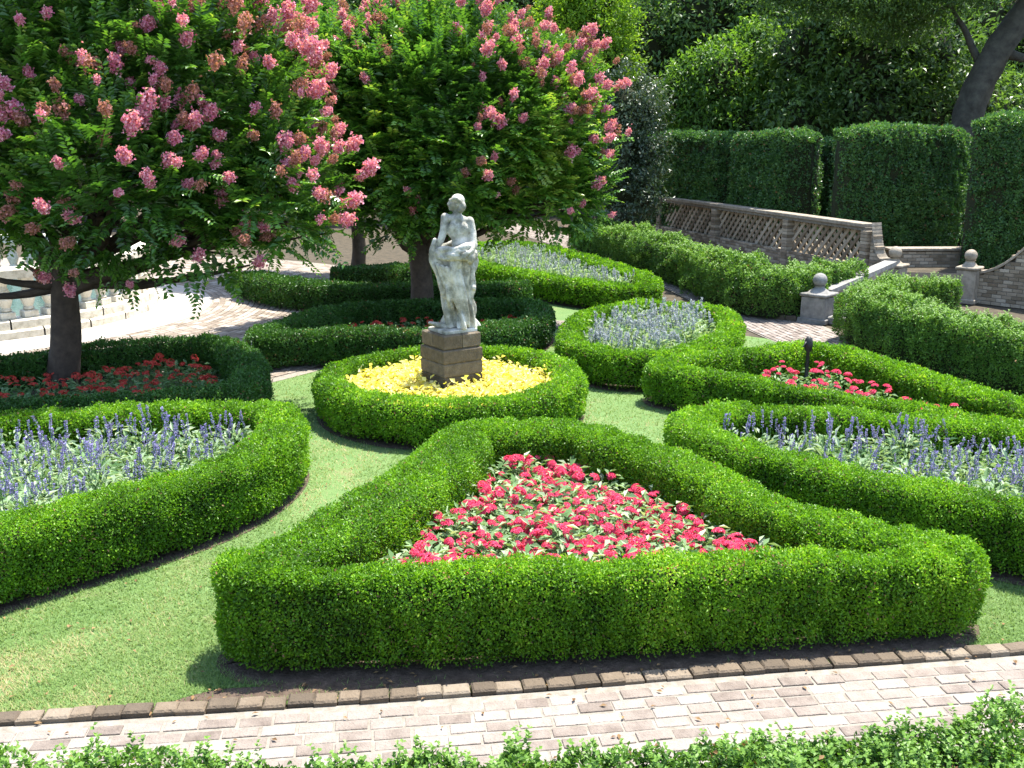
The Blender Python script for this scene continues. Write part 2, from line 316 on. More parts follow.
# ------------------------------------------------------------------ clipped hedges
BLOCK = []                                    # (path, half width, closed) used to keep grass off
def profile(w, h, r, under=.03):
    a = w/2; pts = [(-a+under, .05), (-a, h*.35), (-a, h-r)]
    for t in np.linspace(0, np.pi/2, 7)[1:]: pts.append((-a+r-r*math.cos(t), h-r+r*math.sin(t)))
    pts += [(-x, z) for x, z in pts[::-1]]
    P = np.array(pts); s = np.r_[0, np.cumsum(np.linalg.norm(np.diff(P, axis=0), axis=1))]
    q = np.linspace(0, s[-1], 80); P = np.stack([np.interp(q, s, P[:, 0]), np.interp(q, s, P[:, 1])], 1)
    T = unit(np.gradient(P, axis=0)); N = np.c_[-T[:, 1], T[:, 0]]
    return P, N, s[-1]
def hedge(name, label, cat, pts, w, h, closed=True, leaf=None, cov=1.75, mats=('box', 'twig'), r=.11, rough=1.5, shoots=0., loose=.0, group=None, z0=0., under=.03, minleaf=.021, spread=1., slope=0., bare=.17):
    C = np.array([tuple(q)+(1.,)*(3-len(q)) for q in pts]); C = spline(C, .05, closed); wm = C[:, 2].copy(); C = C[:, :2].copy(); n = len(C)
    if closed: T = unit(np.roll(C, -1, 0)-np.roll(C, 1, 0))
    else: T = unit(np.gradient(C, axis=0))
    Nn = np.c_[-T[:, 1], T[:, 0]]; wf = np.ones(n)
    if not closed:
        s = np.arange(n)*.05; e = np.minimum(s, s[-1]-s); a = w/2
        wf = np.sqrt(np.clip(1-(1-np.minimum(e/a, 1))**2, .02, 1))
    P, PN, per = profile(w, h, min(r, w*.4), under)
    def surf(i, u, inset):
        i = np.asarray(i, float); j = np.floor(i).astype(int); fr = i-j
        j1 = (j+1) % n if closed else np.minimum(j+1, n-1); j = j % n if closed else np.minimum(j, n-1)
        mix = lambda A: A[j]*(1-fr)[:, None]+A[j1]*fr[:, None]
        c, nn, t, f, m1 = mix(C), unit(mix(Nn)), unit(mix(T)), wf[j]*(1-fr)+wf[j1]*fr, wm[j]*(1-fr)+wm[j1]*fr
        u0 = np.floor(u).astype(int); fu = (u-u0)[:, None]; u1 = np.minimum(u0+1, 79)
        po, pn = P[u0]*(1-fu)+P[u1]*fu, unit(PN[u0]*(1-fu)+PN[u1]*fu)
        sgn = np.where(i < n/2, -1., 1.)*(1-f) if not closed else 0*f
        nor = np.c_[nn*pn[:, :1]+t*np.reshape(sgn, (-1, 1)), pn[:, 1]]
        off = po[:, 0]*f*m1-pn[:, 0]*inset
        return np.c_[c+nn*off[:, None], po[:, 1]*(1-(1-f)*.08)*(1+slope*c[:, 0])-pn[:, 1]*inset+z0], unit(nor)
    m_ = MB()
    # twiggy body just inside the leaves
    I = np.arange(0, n, 2); U = np.arange(0, 80, 3); U = np.r_[U, 79] if U[-1] != 79 else U
    ii, uu = np.meshgrid(I, U, indexing='ij'); V, Nv = surf(ii.ravel(), uu.ravel(), .075)
    V = V+Nv*(lump(V*9)*.015)[:, None]
    a, b = len(I), len(U)
    F = [(i*b+j, i*b+j+1, ((i+1) % a)*b+j+1, ((i+1) % a)*b+j) for i in range(a if closed else a-1) for j in range(b-1)]
    m_.add(V, F, 1)
    if not closed:
        for i in (0, a-1): m_.add(V[i*b:(i+1)*b], [tuple(range(b))], 1)
    # leaves; the outside of a bend is longer than its middle line and gets more of them
    kw = 1+np.clip(np.linalg.norm(np.gradient(T, axis=0), axis=1)/.05*w/2, 0, 5)
    d0 = np.linalg.norm(np.c_[C, np.full(n, CH-h)], axis=1)
    for k in range(0, n, 40):                           # by chunks, so that leaf size follows real size and detail need
        sl = np.arange(k, min(k+40, n)); D = d0[sl].mean()
        X = C[sl].mean(0)
        if abs(X[0])/max(X[1], .1) > .75: continue
        l = leaf if leaf else max(minleaf*1.05, D*.0025)
        wl_ = l*.62; area = per*.05*kw[sl].sum(); pk = kw[sl]/kw[sl].sum()
        N0 = int(area*cov*1.35/(l*wl_*.5))
        i = RNG.choice(sl, N0, p=pk)+RNG.random(N0); u = RNG.random(N0)*78.99
        p, nv = surf(i, u, 0.)
        view = unit(np.array([0, 0, CH])-p); vis = (view*nv).sum(1) > -.15
        keep = vis | (RNG.random(N0) < .22)
        thin = np.clip((p[:, 2]-z0)/bare+.12*lump(p*6), .16, 1); keep &= RNG.random(N0) < thin
        p, nv = p[keep], nv[keep]; N1 = len(p)
        if not N1: continue
        cl = lump(p*11); big = lump(p*2.3+5)
        p = p+nv*((cl*.014+big*.012)*rough+RNG.uniform(-.045, .012, N1)*spread+np.where(RNG.random(N1) < .07, RNG.uniform(0, .04, N1), 0)+loose*np.clip(lump(p*5+9), 0, 1))[:, None]
        d = unit(nv*.55+rvec(N1)*.8+np.array([0, 0, .25]))
        nn = unit(nv*.75+rvec(N1)*.7+np.array([0, 0, .15]))
        L = l*RNG.uniform(.75, 1.3, N1)
        tone = np.clip(.42+.15*lump(p*14)+.14*big+RNG.normal(0, .19, N1), 0, 1)
        brown = (RNG.random(N1) < .012*(1+2*(lump(p*4+3) > .8)))
        m_.leaves(p[~brown], d[~brown], nn[~brown], L[~brown], L[~brown]*.62, 0, tone[~brown]); m_.leaves(p[brown], d[brown], nn[brown], L[brown], L[brown]*.6, 2, tone[brown])
        if shoots:                                      # upright unclipped sprigs on top
            top = nv[:, 2] > .45; idx = np.where(top)[0]; ns = int(len(sl)*.05*w*shoots)
            if len(idx) and ns:
                idx = RNG.choice(idx, ns); bp = p[idx]; hl = RNG.uniform(.05, .15, ns)
                dr = unit(np.c_[RNG.normal(0, .28, ns), RNG.normal(0, .28, ns), np.ones(ns)])
                for q in np.linspace(0, 1, 8):
                    for s_ in (-1, 1):
                        az = RNG.uniform(0, 6.28, ns); sd = np.c_[np.cos(az), np.sin(az), np.full(ns, .55)]
                        m_.leaves(bp+dr*(hl*q)[:, None], sd, np.tile([0, 0, 1.], (ns, 1))+rvec(ns)*.4, l*(1.15-.4*q), l*.66, 0, np.clip(.55+.25*q+RNG.normal(0, .12, ns), 0, 1))
    o = m_.build(name, [M[mats[0]], M[mats[1]], M['dryleaf']])
    BLOCK.append((C, w/2, closed)); SOIL.append((C, w/2+.01, closed))
    return tag(o, label, cat, group)
def px(z, *pts): return [at(x, y, z)[:2] for x, y in pts]

def foot(dx, dy, *pts): return [at(x, y, 0)[:2]+np.array([dx, dy]) for x, y in pts]
def wid(w, pts): return [(*p, w) for p in pts]
HA = (wid(.80, foot(.12, .21, (228, 678))) + wid(.66, foot(.0, .15, (280, 680), (400, 677), (520, 671), (700, 660), (860, 648))) + [(2.74, 6.35, .7), (2.97, 6.39, .8), (3.09, 6.49, .9), (3.02, 6.61, .95)] + wid(.95, px(.62, (900, 533), (850, 522), (760, 497), (690, 466), (640, 445)))
      + wid(1.1, px(.64, (604, 436), (592, 429), (572, 427), (530, 427), (490, 427), (472, 428), (463, 434))) + wid(1.35, px(.64, (455, 447), (422, 473), (366, 509))) + wid(1.2, px(.64, (303, 545), (258, 564))))
HC = px(.62, (-260, 590), (-120, 552), (0, 522), (90, 500), (180, 476), (240, 454), (275, 431), (281, 415), (258, 405), (190, 405), (100, 409), (0, 415), (-150, 430), (-300, 470), (-340, 540))
HD = px(.52, (-260, 385), (-120, 360), (0, 358), (100, 345), (170, 339), (215, 340), (243, 352), (250, 370), (230, 386), (160, 394), (60, 398), (-80, 404), (-220, 405))
HE = px(.52, (262, 334), (330, 331), (420, 331), (490, 328), (528, 320), (540, 309), (520, 303), (430, 302), (350, 305), (310, 315))
HG = px(.5, (475, 262), (530, 274), (600, 284), (642, 286), (645, 277), (610, 265), (570, 253), (520, 243), (480, 245), (462, 253))
HH = px(.52, (572, 338), (615, 351), (680, 349), (722, 334), (730, 318), (712, 307), (650, 303), (600, 309), (575, 321))
HI = px(.52, (662, 365), (740, 376), (820, 390), (920, 406), (1040, 427), (1060, 415), (960, 385), (890, 363), (845, 349), (808, 345), (760, 349), (690, 356))
HJ = px(.62, (695, 424), (740, 443), (800, 459), (870, 474), (960, 490), (1060, 507), (1200, 530), (1300, 500), (1200, 455), (1040, 431), (960, 422), (860, 412), (760, 407), (705, 410))
CC = np.array([-.76, 12.2])
HB = [CC+1.5*np.array([math.cos(a), math.sin(a)]) for a in np.linspace(0, 2*math.pi, 16, endpoint=False)]
K1 = dict(cat='hedge')
hedge('box_hedge', 'big triangular clipped box hedge in the foreground round bright red flowers', 'hedge', HA, .46, .665, slope=-.036)
hedge('box_hedge', 'round clipped box hedge ringing yellow plants and the statue', 'hedge', HB, .36, .52)
hedge('box_hedge', 'sunlit curved box hedge round blue salvia at the left edge', 'hedge', HC, .46, .62)
hedge('box_hedge', 'shaded dark box hedge round the trunk of the nearest flowering tree', 'hedge', HD, .42, .52, mats=('boxshade', 'twig'))
hedge('box_hedge', 'dark shaded box hedge behind the statue round the second tree trunk', 'hedge', HE, .45, .54, mats=('boxshade', 'twig'))
hedge('box_hedge', 'farthest bright box hedge round pale salvia, right of the statue head', 'hedge', HG, .5, .52)
hedge('box_hedge', 'small oval bright box hedge round pale salvia beside the garden path', 'hedge', HH, .38, .52)
hedge('box_hedge', 'pointed box hedge on the right round few red flowers and an iron post', 'hedge', HI, .41, .52)
hedge('box_hedge', 'sunlit box hedge round blue salvia at the right edge', 'hedge', HJ, .43, .62)
HF = px(.5, (246, 274), (285, 282), (350, 288), (430, 287), (500, 287), (524, 284))
hedge('box_hedge', 'long low dark hedge in tree shade behind the second flowering tree', 'hedge', HF, .7, .55, closed=False, mats=('boxshade', 'twig'))
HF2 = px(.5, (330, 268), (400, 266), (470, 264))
hedge('box_hedge', 'short dark low hedge farthest back under the tree crowns', 'hedge', HF2, .7, .5, closed=False, mats=('boxshade', 'twig'))
HK = px(.75, (585, 226), (640, 240), (700, 256), (752, 275), (800, 277), (842, 268))
hedge('shrub_hedge', 'loose uneven green hedge along the foot of the lattice wall', 'hedge', HK, 1.0, .85, closed=False, mats=('shrub', 'twig'), rough=2.5, shoots=110, loose=.18, leaf=.045, bare=.5, cov=1.9)
HL = [tuple(q)+(w_,) for q, w_ in zip(px(.78, (958, 284), (908, 286), (874, 292), (870, 299), (908, 309), (963, 321), (1042, 339), (1180, 370)), (.6, .6, .7, .8, .95, 1, 1, 1))]
hedge('shrub_hedge', 'loose leafy hedge hiding the steps, with bare stems low down', 'hedge', HL, 1.0, .82, closed=False, mats=('shrub', 'twig'), rough=2., shoots=170, loose=.10, cov=1.7, leaf=.034, bare=.55)
HM = [(-3.4, 3.55), (-2, 3.62), (-1, 3.68), (0, 3.76), (1, 3.85), (2, 3.96), (3.2, 4.12)]
hedge('shrub_hedge', 'loose hedge of upright leafy shoots along the bottom edge of the picture', 'hedge', HM, .7, .62, closed=False, mats=('shrub', 'twig'), rough=2., shoots=230, loose=.10, cov=1.8, minleaf=.028)

# bare soil under every hedge ring
FS = EDGE[(EDGE[:, 0] > -2.15) & (EDGE[:, 0] < 3.35)]
ts = np.linspace(0, 1, len(FS)); wd_ = .30*np.sqrt(np.clip(np.sin(ts*np.pi), 0, 1))*(1.15-.3*ts)+.03*np.sin(ts*40)*np.sin(ts*17)
FT = offset(FS, 0); TT = unit(np.gradient(FS, axis=0)); FT = FS+np.c_[-TT[:, 1], TT[:, 0]]*(wd_+.06)[:, None]
FRONT_SOIL = np.vstack([offset(FS, .05), FT[::-1]])
sheet('front_soil', FRONT_SOIL, .0054, M['soil'])
mb = MB()
for k, (C, w, cl) in enumerate(SOIL):
    o1, o2 = offset(C, w), offset(C, -w); n = len(C); z = .0062+.0004*k
    V = np.vstack([np.c_[o1, np.full(n, z)], np.c_[o2, np.full(n, z)]])
    mb.add(V, [(i, i+n, (i+1) % n+n, (i+1) % n) for i in range(n if cl else n-1)])
tag(mb.build('soil', [M['soil']]), kind='structure')

# ------------------------------------------------------------------ lawn grass
def grass():
    n = 420000; y = 1/RNG.uniform(1/17., 1/5.2, n); x = RNG.uniform(-.62, .62, n)*y
    Q = np.c_[x, y]; k = inside(LAWN, Q); Q = Q[k]
    ok = np.ones(len(Q), bool)
    for C, w, cl in BLOCK:
        lo, hi = C.min(0)-1, C.max(0)+1
        c = ok & (Q > lo).all(1) & (Q < hi).all(1); i = np.where(c)[0]
        if not len(i): continue
        bad = dist_to(C[::2], Q[i]) < w-.06+.07*RNG.random(len(i))
        if cl: bad |= inside(C, Q[i])
        ok[i[bad]] = False
    ok &= ~(inside(FRONT_SOIL, Q) & (RNG.random(len(Q)) < .93))
    for c, w in ((PATH1, .75), (PATH2, .4), (PATH3, .35)): ok &= dist_to(c[::2], Q) > w
    ok &= np.hypot(Q[:, 0]-FC[0], Q[:, 1]-FC[1]) > 9.5
    Q = Q[ok]; P3 = np.c_[Q, np.zeros(len(Q))]
    bare = lump(P3*1.6+2)+.5*lump(P3*5)
    keep = RNG.random(len(Q)) < np.clip(1.15-.75*np.clip(bare-.2, 0, 2), .15, 1); Q, P3, bare = Q[keep], P3[keep], bare[keep]
    n = len(Q); y = Q[:, 1]; az = RNG.uniform(0, 6.28, n); ln = RNG.uniform(.018, .05, n)
    D = unit(np.c_[np.cos(az)*.75, np.sin(az)*.75, RNG.uniform(.3, 1, n)]); S = np.c_[-np.sin(az), np.cos(az), 0*az]
    w = (.0022+.0006*y)*RNG.uniform(.6, 1.3, n)
    V = np.stack([P3-S*w[:, None]/2, P3+S*w[:, None]/2, P3+D*ln[:, None]], 1).reshape(-1, 3)
    tone = np.clip(.45+.18*lump(P3*2.5)+RNG.normal(0, .16, n)+.38*np.clip(bare-.1, 0, 1), 0, 1)
    m_ = MB(); m_.add(V, np.arange(3*n).reshape(-1, 3), 0, tone)
    tag(m_.build('lawn_grass', [M['grass']]), 'short pale green grass between the clipped hedges', 'grass', kind='stuff')
grass()

# ------------------------------------------------------------------ bedding plants
def clump(mb, n, R, h0, h1, L, mat, tone, asp=.45, up=.4):
    a = RNG.uniform(0, 6.28, n); r = R*np.sqrt(RNG.random(n)); z = RNG.uniform(h0, h1, n)*(1-.35*(r/R)**2)
    P = np.c_[r*np.cos(a), r*np.sin(a), z]
    D = unit(np.c_[np.cos(a), np.sin(a), np.full(n, up)]+rvec(n)*.6); N = unit(np.array([0, 0, 1.])+rvec(n)*.45)
    l = L*RNG.uniform(.7, 1.3, n); mb.leaves(P, D, N, l, l*asp, mat, np.clip(tone+RNG.normal(0, .22, n), 0, 1), curl=.2)
def flower_head(mat, r, n=46):
    m_ = MB()
    t = np.arccos(1-RNG.random(n)*.85); a = RNG.uniform(0, 6.28, n)
    c = np.c_[np.sin(t)*np.cos(a)*r, np.sin(t)*np.sin(a)*r, np.cos(t)*r*.55]; nor = unit(c+np.array([0, 0, .02]))
    for k in range(3):
        m_.leaves(c, unit(np.cross(nor, rvec(n))), nor+rvec(n)*.3, r*.42, r*.34, 0, np.clip(.5+RNG.normal(0, .25, n), 0, 1), fold=.25)
    return m_.build('flower_head', [M[mat]]).data
def spike(mat, h, wd, n=70):
    m_ = MB(); z = RNG.random(n); a = RNG.uniform(0, 6.28, n); r = wd*(1-.75*z)*RNG.uniform(.5, 1, n)
    c = np.c_[r*.3*np.cos(a), r*.3*np.sin(a), z*h]
    m_.leaves(c, unit(np.c_[np.cos(a), np.sin(a), np.full(n, .7)]), rvec(n), wd*1.1, wd*.75, 0, np.clip(.45+RNG.normal(0, .25, n), 0, 1))
    m_.tube([(0, 0, -.16), (0, 0, h*.9)], [.004, .002], 4, 1, .2)
    return m_.build('flower_spike', [M[mat], M['salleaf']]).data
_tmp = []
def data_of(fn, *a):
    me = fn(*a)
    for o in [o for o in COL.objects if o.data == me]: bpy.data.objects.remove(o)
    return me
def link(name, me, parent, loc=(0, 0, 0), rot=(0, 0, 0), sc=1.):
    o = bpy.data.objects.new(name, me); COL.objects.link(o); o.parent = parent; o.location = loc; o.rotation_euler = rot; o.scale = (sc,)*3; return o
def foliage_mesh(n, R, h0, h1, L, mat, tone, asp, up, stems=0):
    m_ = MB(); clump(m_, n, R, h0, h1, L, 0, tone, asp, up)
    for _ in range(5): m_.tube([(0, 0, 0), (random.uniform(-R, R)*.5, random.uniform(-R, R)*.5, h1*.8)], [.006, .003], 4, 0, .1)
    o = m_.build('foliage', [M[mat]]); me = o.data; bpy.data.objects.remove(o); return me
def bed_points(path, w, sp, jit=.35):
    lo, hi = path.min(0), path.max(0); Q = []
    y = lo[1]; r = 0
    while y < hi[1]:
        x = lo[0]+(r % 2)*sp/2
        while x < hi[0]: Q.append((x+random.uniform(-jit, jit)*sp, y+random.uniform(-jit, jit)*sp)); x += sp
        y += sp*.87; r += 1
    Q = np.array(Q); k = inside(path, Q) & (dist_to(path, Q) > w) & (np.abs(Q[:, 0]) < .56*Q[:, 1]); return Q[k]
sp_ = lambda pts: spline(pts, .05, True)
HEADS = [data_of(flower_head, 'red', .043) for _ in range(4)]
OHEADS = [data_of(flower_head, 'orange', .05, 26) for _ in range(2)]
PFOL = [foliage_mesh(150, .20, .12, .47, .085, 'penleaf', .55, .42, .35) for _ in range(4)]
DFOL = [foliage_mesh(60, .19, .06, .30, .085, 'penleaf', .3, .45, .35) for _ in range(3)]
SFOL = [foliage_mesh(210, .21, .10, .55, .085, 'salleaf', .5, .36, .6) for _ in range(4)]
SPK = [data_of(spike, 'blue', random.uniform(.12, .21), random.uniform(.013, .018), 54) for _ in range(5)]
LSPK = [data_of(spike, 'pale', random.uniform(.10, .15), .022, 50) for _ in range(3)]
YFOL = [foliage_mesh(230, .20, .06, .44, .075, 'yellow', .6, .6, .5) for _ in range(4)]

def plant_bed(name, label, cat, group, path, w, sp, fols, heads, part, nh, R, z, zs, tilt=.25, jit=.35):
    for x, y in bed_points(sp_(path), w, sp, jit):
        e = empty(name, (x, y, 0), label, cat, group, random.uniform(0, 6.28)); s = random.uniform(.88, 1.1); e.scale = (s, s, s*random.uniform(.92, 1.06))
        link('foliage', random.choice(fols), e)
        for _ in range(random.randint(*nh)):
            a, r = random.uniform(0, 6.28), R*math.sqrt(random.random())
            link(part, random.choice(heads), e, (r*math.cos(a), r*math.sin(a), z-.25*r*r/R+random.uniform(-zs, zs)), (random.gauss(0, tilt), random.gauss(0, tilt), random.uniform(0, 6.28)), random.uniform(.6, 1.25))
plant_bed('red_flower_plant', 'bushy plant with domed rose red flower heads in the front triangular bed', 'flower', 'red flowers in the front triangular bed', [q[:2] for q in HA], .30, .23, PFOL, HEADS, 'flower_head', (4, 8), .19, .42, .03, .35)
plant_bed('salvia_plant', 'grey-green salvia with blue flower spikes in the left edge bed', 'flower', 'blue salvia in the left bed', HC, .36, .30, SFOL, SPK, 'flower_spike', (3, 7), .19, .53, .07, .22)
plant_bed('salvia_plant', 'grey-green salvia with blue flower spikes in the right edge bed', 'flower', 'blue salvia in the right bed', HJ, .36, .31, SFOL, SPK, 'flower_spike', (3, 7), .19, .53, .07, .22)
plant_bed('salvia_plant', 'pale flowering salvia inside the small oval hedge beside the path', 'flower', 'pale salvia in the oval bed', HH, .34, .30, SFOL, LSPK, 'flower_spike', (4, 6), .16, .52, .04, .15)
plant_bed('salvia_plant', 'pale flowering salvia inside the farthest bright hedge', 'flower', 'pale salvia in the far bed', HG, .36, .42, SFOL, LSPK, 'flower_spike', (3, 5), .18, .5, .04, .15)
plant_bed('red_flower_plant', 'low plant with red flowers shaded around the nearest tree trunk', 'flower', 'red flowers round the nearest tree', HD, .36, .34, DFOL, OHEADS, 'flower_head', (2, 4), .16, .31, .03, .3)
plant_bed('red_flower_plant', 'low plant with red flowers shaded around the second tree trunk', 'flower', 'red flowers round the second tree', HE, .34, .36, DFOL, OHEADS, 'flower_head', (2, 4), .16, .31, .03, .3)
plant_bed('red_flower_plant', 'low plant with red flowers around the iron post', 'flower', 'red flowers round the iron post', HI, .40, .34, DFOL, HEADS, 'flower_head', (2, 4), .16, .36, .03, .3)
PED_S, PED_R = .56, math.radians(35)
for x, y in bed_points(sp_(HB), .19, .2):
    dx, dy = x-CC[0], y-CC[1]
    if max(abs(dx*math.cos(PED_R)+dy*math.sin(PED_R)), abs(dy*math.cos(PED_R)-dx*math.sin(PED_R))) < .36: continue
    e = empty('coleus_plant', (x, y, 0), 'bright yellow leaved plant inside the round hedge at the pedestal', 'plant', 'yellow plants round the pedestal', random.uniform(0, 6.28))
    e.scale = (1, 1, random.uniform(.9, 1.08)*(1+.32*max(0, 1-math.hypot(dx, dy)/1.1))); link('foliage', random.choice(YFOL), e)

# ------------------------------------------------------------------ pedestal and statue
ped = empty('statue_pedestal', (CC[0], CC[1], 0), 'square brown stone pedestal among the yellow plants', 'pedestal', None, PED_R-math.pi/2*0)
m_ = MB()
for k in range(5):
    s_ = PED_S if k else PED_S+.06
    m_.box((0, 0, .085+k*.17), (s_+random.uniform(-.008, .008), s_+random.uniform(-.008, .008), .162), 0, 0, random.random(), .012)
m_.box((0, 0, .42), (PED_S-.02, PED_S-.02, .83), 0, 0, .1)
m_.build('pedestal_block', [M['pedestal']], ped)
m_ = MB()
for a, b in ((-1, -1), (1, -1), (1, 1), (-1, 1)): m_.box((a*.135, b*.135, .945), (.262, .262, .18), 0, 0, random.random()*.6+.3, .016)
m_.box((0, 0, .93), (.5, .5, .17), 0, 0, .2)
m_.build('cap_block', [M['pedestal']], ped)

def remesh(mb, name, vox, it, mats, parent):
    o = mb.build('tmp', mats)
    r = o.modifiers.new('r', 'REMESH'); r.mode = 'VOXEL'; r.voxel_size = vox
    s_ = o.modifiers.new('s', 'SMOOTH'); s_.iterations = it; s_.factor = .5
    dg = bpy.context.evaluated_depsgraph_get(); me = bpy.data.meshes.new_from_object(o.evaluated_get(dg))
    bpy.data.objects.remove(o); me.name = name
    me.polygons.foreach_set('use_smooth', np.ones(len(me.polygons), bool))
    if not me.materials: me.materials.append(mats[0])
    n = bpy.data.objects.new(name, me); COL.objects.link(n); n.parent = parent; return n
def chain(mb, pts):
    """tapered rounded limb through (x, y, z, r)"""
    P = np.array(pts, float); q = np.linspace(0, len(P)-1, (len(P)-1)*7+1)
    I = np.stack([np.interp(q, np.arange(len(P)), P[:, k]) for k in range(4)], 1)
    for k in range(1): I[1:-1] = (I[:-2]+2*I[1:-1]+I[2:])/4
    mb.tube(I[:, :3], I[:, 3], 12)
    for e in (I[0], I[-1]): mb.ellips(e[:3], (e[3],)*3, 12, 8)
st = empty('garden_statue', (CC[0], CC[1], 1.035), 'weathered stone statue of a draped bare-backed figure on the pedestal', 'statue')
def PX(x, y, d=0.): return ((x-448)*.01262, d, (330-y)*.0127)       # photo sizes of the figure turned into metres
b_ = MB()
def E(x, y, d, rx, ry, rz, tilt=0.):
    c, s_ = math.cos(tilt), math.sin(tilt); b_.ellips(PX(x, y, d), (rx, ry, rz), 16, 12, 0, [[c, 0, s_], [0, 1, 0], [-s_, 0, c]])
E(457, 232, .0, .150, .100, .135, -.05)       # rib cage
E(455, 222, .0, .165, .080, .060, .12)        # shoulders
E(459, 244, .0, .118, .085, .12)              # waist
E(456, 258, -.01, .165, .125, .13)            # hips
E(451, 259, -.05, .085, .09, .09); E(462, 259, -.05, .085, .09, .09)
E(452, 229, -.07, .055, .04, .07); E(462, 230, -.07, .055, .04, .07)   # shoulder blades
chain(b_, [(*PX(456, 219, 0), .055), (*PX(455.5, 212, .01), .05), (*PX(455, 207, .015), .05)])
# head, face turned to the left
E(455.2, 206.5, .01, .082, .075, .092, .12)
E(452.2, 208.5, .02, .06, .055, .075, .12)
chain(b_, [(*PX(448.6, 205.0, .02), .016), (*PX(446.9, 208.0, .02), .017)])
E(449.3, 212.2, .02, .028, .03, .024); E(448.3, 210.3, .02, .018, .026, .010); E(449.6, 203.4, .02, .03, .045, .014)
E(456.0, 208, -.06, .014, .014, .026)
# arms
chain(b_, [(*PX(444, 220, 0), .055), (*PX(443, 231, -.03), .05), (*PX(440, 241, -.05), .044), (*PX(435.5, 249, .0), .04), (*PX(436, 255, .06), .028)])
chain(b_, [(*PX(467.5, 223.5, 0), .056), (*PX(470.5, 235, -.02), .047), (*PX(471.5, 244, -.07), .040), (*PX(469.5, 251, -.15), .034), (*PX(465, 253, -.20), .030)])
for k in range(4): chain(b_, [(*PX(465.5, 251.5+k*1.5, -.215), .011), (*PX(462.5, 252+k*1.6, -.232), .0105), (*PX(460.2-.3*k, 253+k*1.5, -.225), .009)])
chain(b_, [(*PX(466, 251, -.20), .012), (*PX(463.5, 249.5, -.225), .010)])
for k in range(4): chain(b_, [(*PX(436+k*.8, 255, .07), .011), (*PX(436.5+k*.9, 258.5, .085), .010), (*PX(437.4+k*.9, 261, .07), .009)])
# legs and feet
chain(b_, [(*PX(452, 262, 0), .105), (*PX(447, 286, .02), .07), (*PX(447, 300, -.0), .058), (*PX(446, 320, -.01), .04), (*PX(445, 324, -.01), .04)])
chain(b_, [(*PX(462, 262, 0), .105), (*PX(463, 290, .0), .07), (*PX(464, 305, .0), .058), (*PX(465.5, 321, .01), .042), (*PX(466, 325, .01), .042)])
chain(b_, [(*PX(447, 325, -.02), .045), (*PX(440, 324.5, -.04), .042), (*PX(433, 323, -.06), .034), (*PX(427.5, 321.3, -.07), .024)])
for k in range(5): chain(b_, [(*PX(431, 321.8, -.03-.016*k), .013), (*PX(426.5+.5*k, 321.2, -.045-.016*k), .012)])
chain(b_, [(*PX(466, 327, .02), .045), (*PX(462, 327.5, .10), .036), (*PX(460, 328, .15), .024)])
remesh(b_, 'body', .012, 5, [M['statue']], st)
# hair
b_ = MB(); E(456.5, 203.8, .0, .085, .082, .075, .2); E(460.5, 209.5, -.03, .05, .055, .06); E(459, 213, -.03, .04, .045, .04)
for k in range(7):                                    # waved strands combed back to a knot
    a = -1.3+k*.43; chain(b_, [(*PX(450.6, 203.5, .02+.07*math.sin(a)), .016), (*PX(454.5, 199.9+.9*abs(a), .085*math.sin(a)), .017), (*PX(459.0, 203.0+abs(a), .075*math.sin(a)-.01), .018), (*PX(461, 208.5, .03*math.sin(a)-.03), .016)])
remesh(b_, 'hair', .011, 2, [M['statue']], st)
# drapery : skirt of deep folds, twisted roll round the hips, swag on the left, plinth
b_ = MB()
zs = np.linspace(252, 326, 46); cx = np.interp(zs, [252, 262, 280, 300, 318, 326], [454, 454, 453.5, 454.5, 456, 457])
rx = np.interp(zs, [252, 262, 280, 300, 316, 326], [17.5, 18.5, 14.8, 12.8, 13.2, 14.5])*.01262
seg = 72; a = np.linspace(0, 2*np.pi, seg, endpoint=False); V = []
for k in range(len(zs)):
    t = k/(len(zs)-1); sweep = 1.7*t
    f = .017*np.sin(7*a+sweep*3+.6*np.sin(2*a))+.013*np.sin(13*a-sweep*5+1)+.012*np.sin(4*a+sweep*4)
    f = f*2.3*(.35+.8*np.clip(t*1.6, 0, 1)); ry = rx[k]*.74
    c = PX(cx[k], zs[k], .0)
    V.append(np.c_[c[0]+(rx[k]+f)*np.cos(a), (ry+f)*np.sin(a), np.full(seg, c[2])])
V = np.vstack(V); n = len(zs)
F = [(i*seg+j, i*seg+(j+1) % seg, (i+1)*seg+(j+1) % seg, (i+1)*seg+j) for i in range(n-1) for j in range(seg)]
b_.add(V, F); b_.add(V[:seg], [tuple(range(seg))]); b_.add(V[-seg:], [tuple(range(seg))[::-1]])
for q, (r0, dz) in enumerate(((.040, 0), (.034, 3.2), (.037, 6.0), (.030, 9.2))):   # rolls round the hips
    pts = []
    for t in np.linspace(0, 2*np.pi, 40):
        x = 454+(17.3+.6*q)*math.cos(t); y = 247+dz*1.15-3.4*math.sin(t+.5+q*.35)*(.6+.3*math.cos(t))-2.2*math.cos(t)*(1 if q < 2 else -.9)
        pts.append((*PX(x, y, .178*math.sin(t)*(1+.03*q)), ))
    rr = [r0*(1+.28*math.sin(t*5+q*2)) for t in np.linspace(0, 2*np.pi, 40)]
    b_.tube(pts, rr, 10)
E(468.0, 257, -.12, .065, .07, .085)
E(466, 260, -.07, .06, .07, .06)
for k in range(5):                                                                # swag falling from the left forearm
    chain(b_, [(*PX(434+k*1.3, 241+k, -.06+.035*k), .026), (*PX(431+k*1.8, 251, -.07+.03*k), .036), (*PX(430.5+k*2.6, 261, -.07+.02*k), .034), (*PX(436+k*2.2, 274+2*k, -.08), .024), (*PX(440+k*2.6, 292+4*k, -.10), .016)])
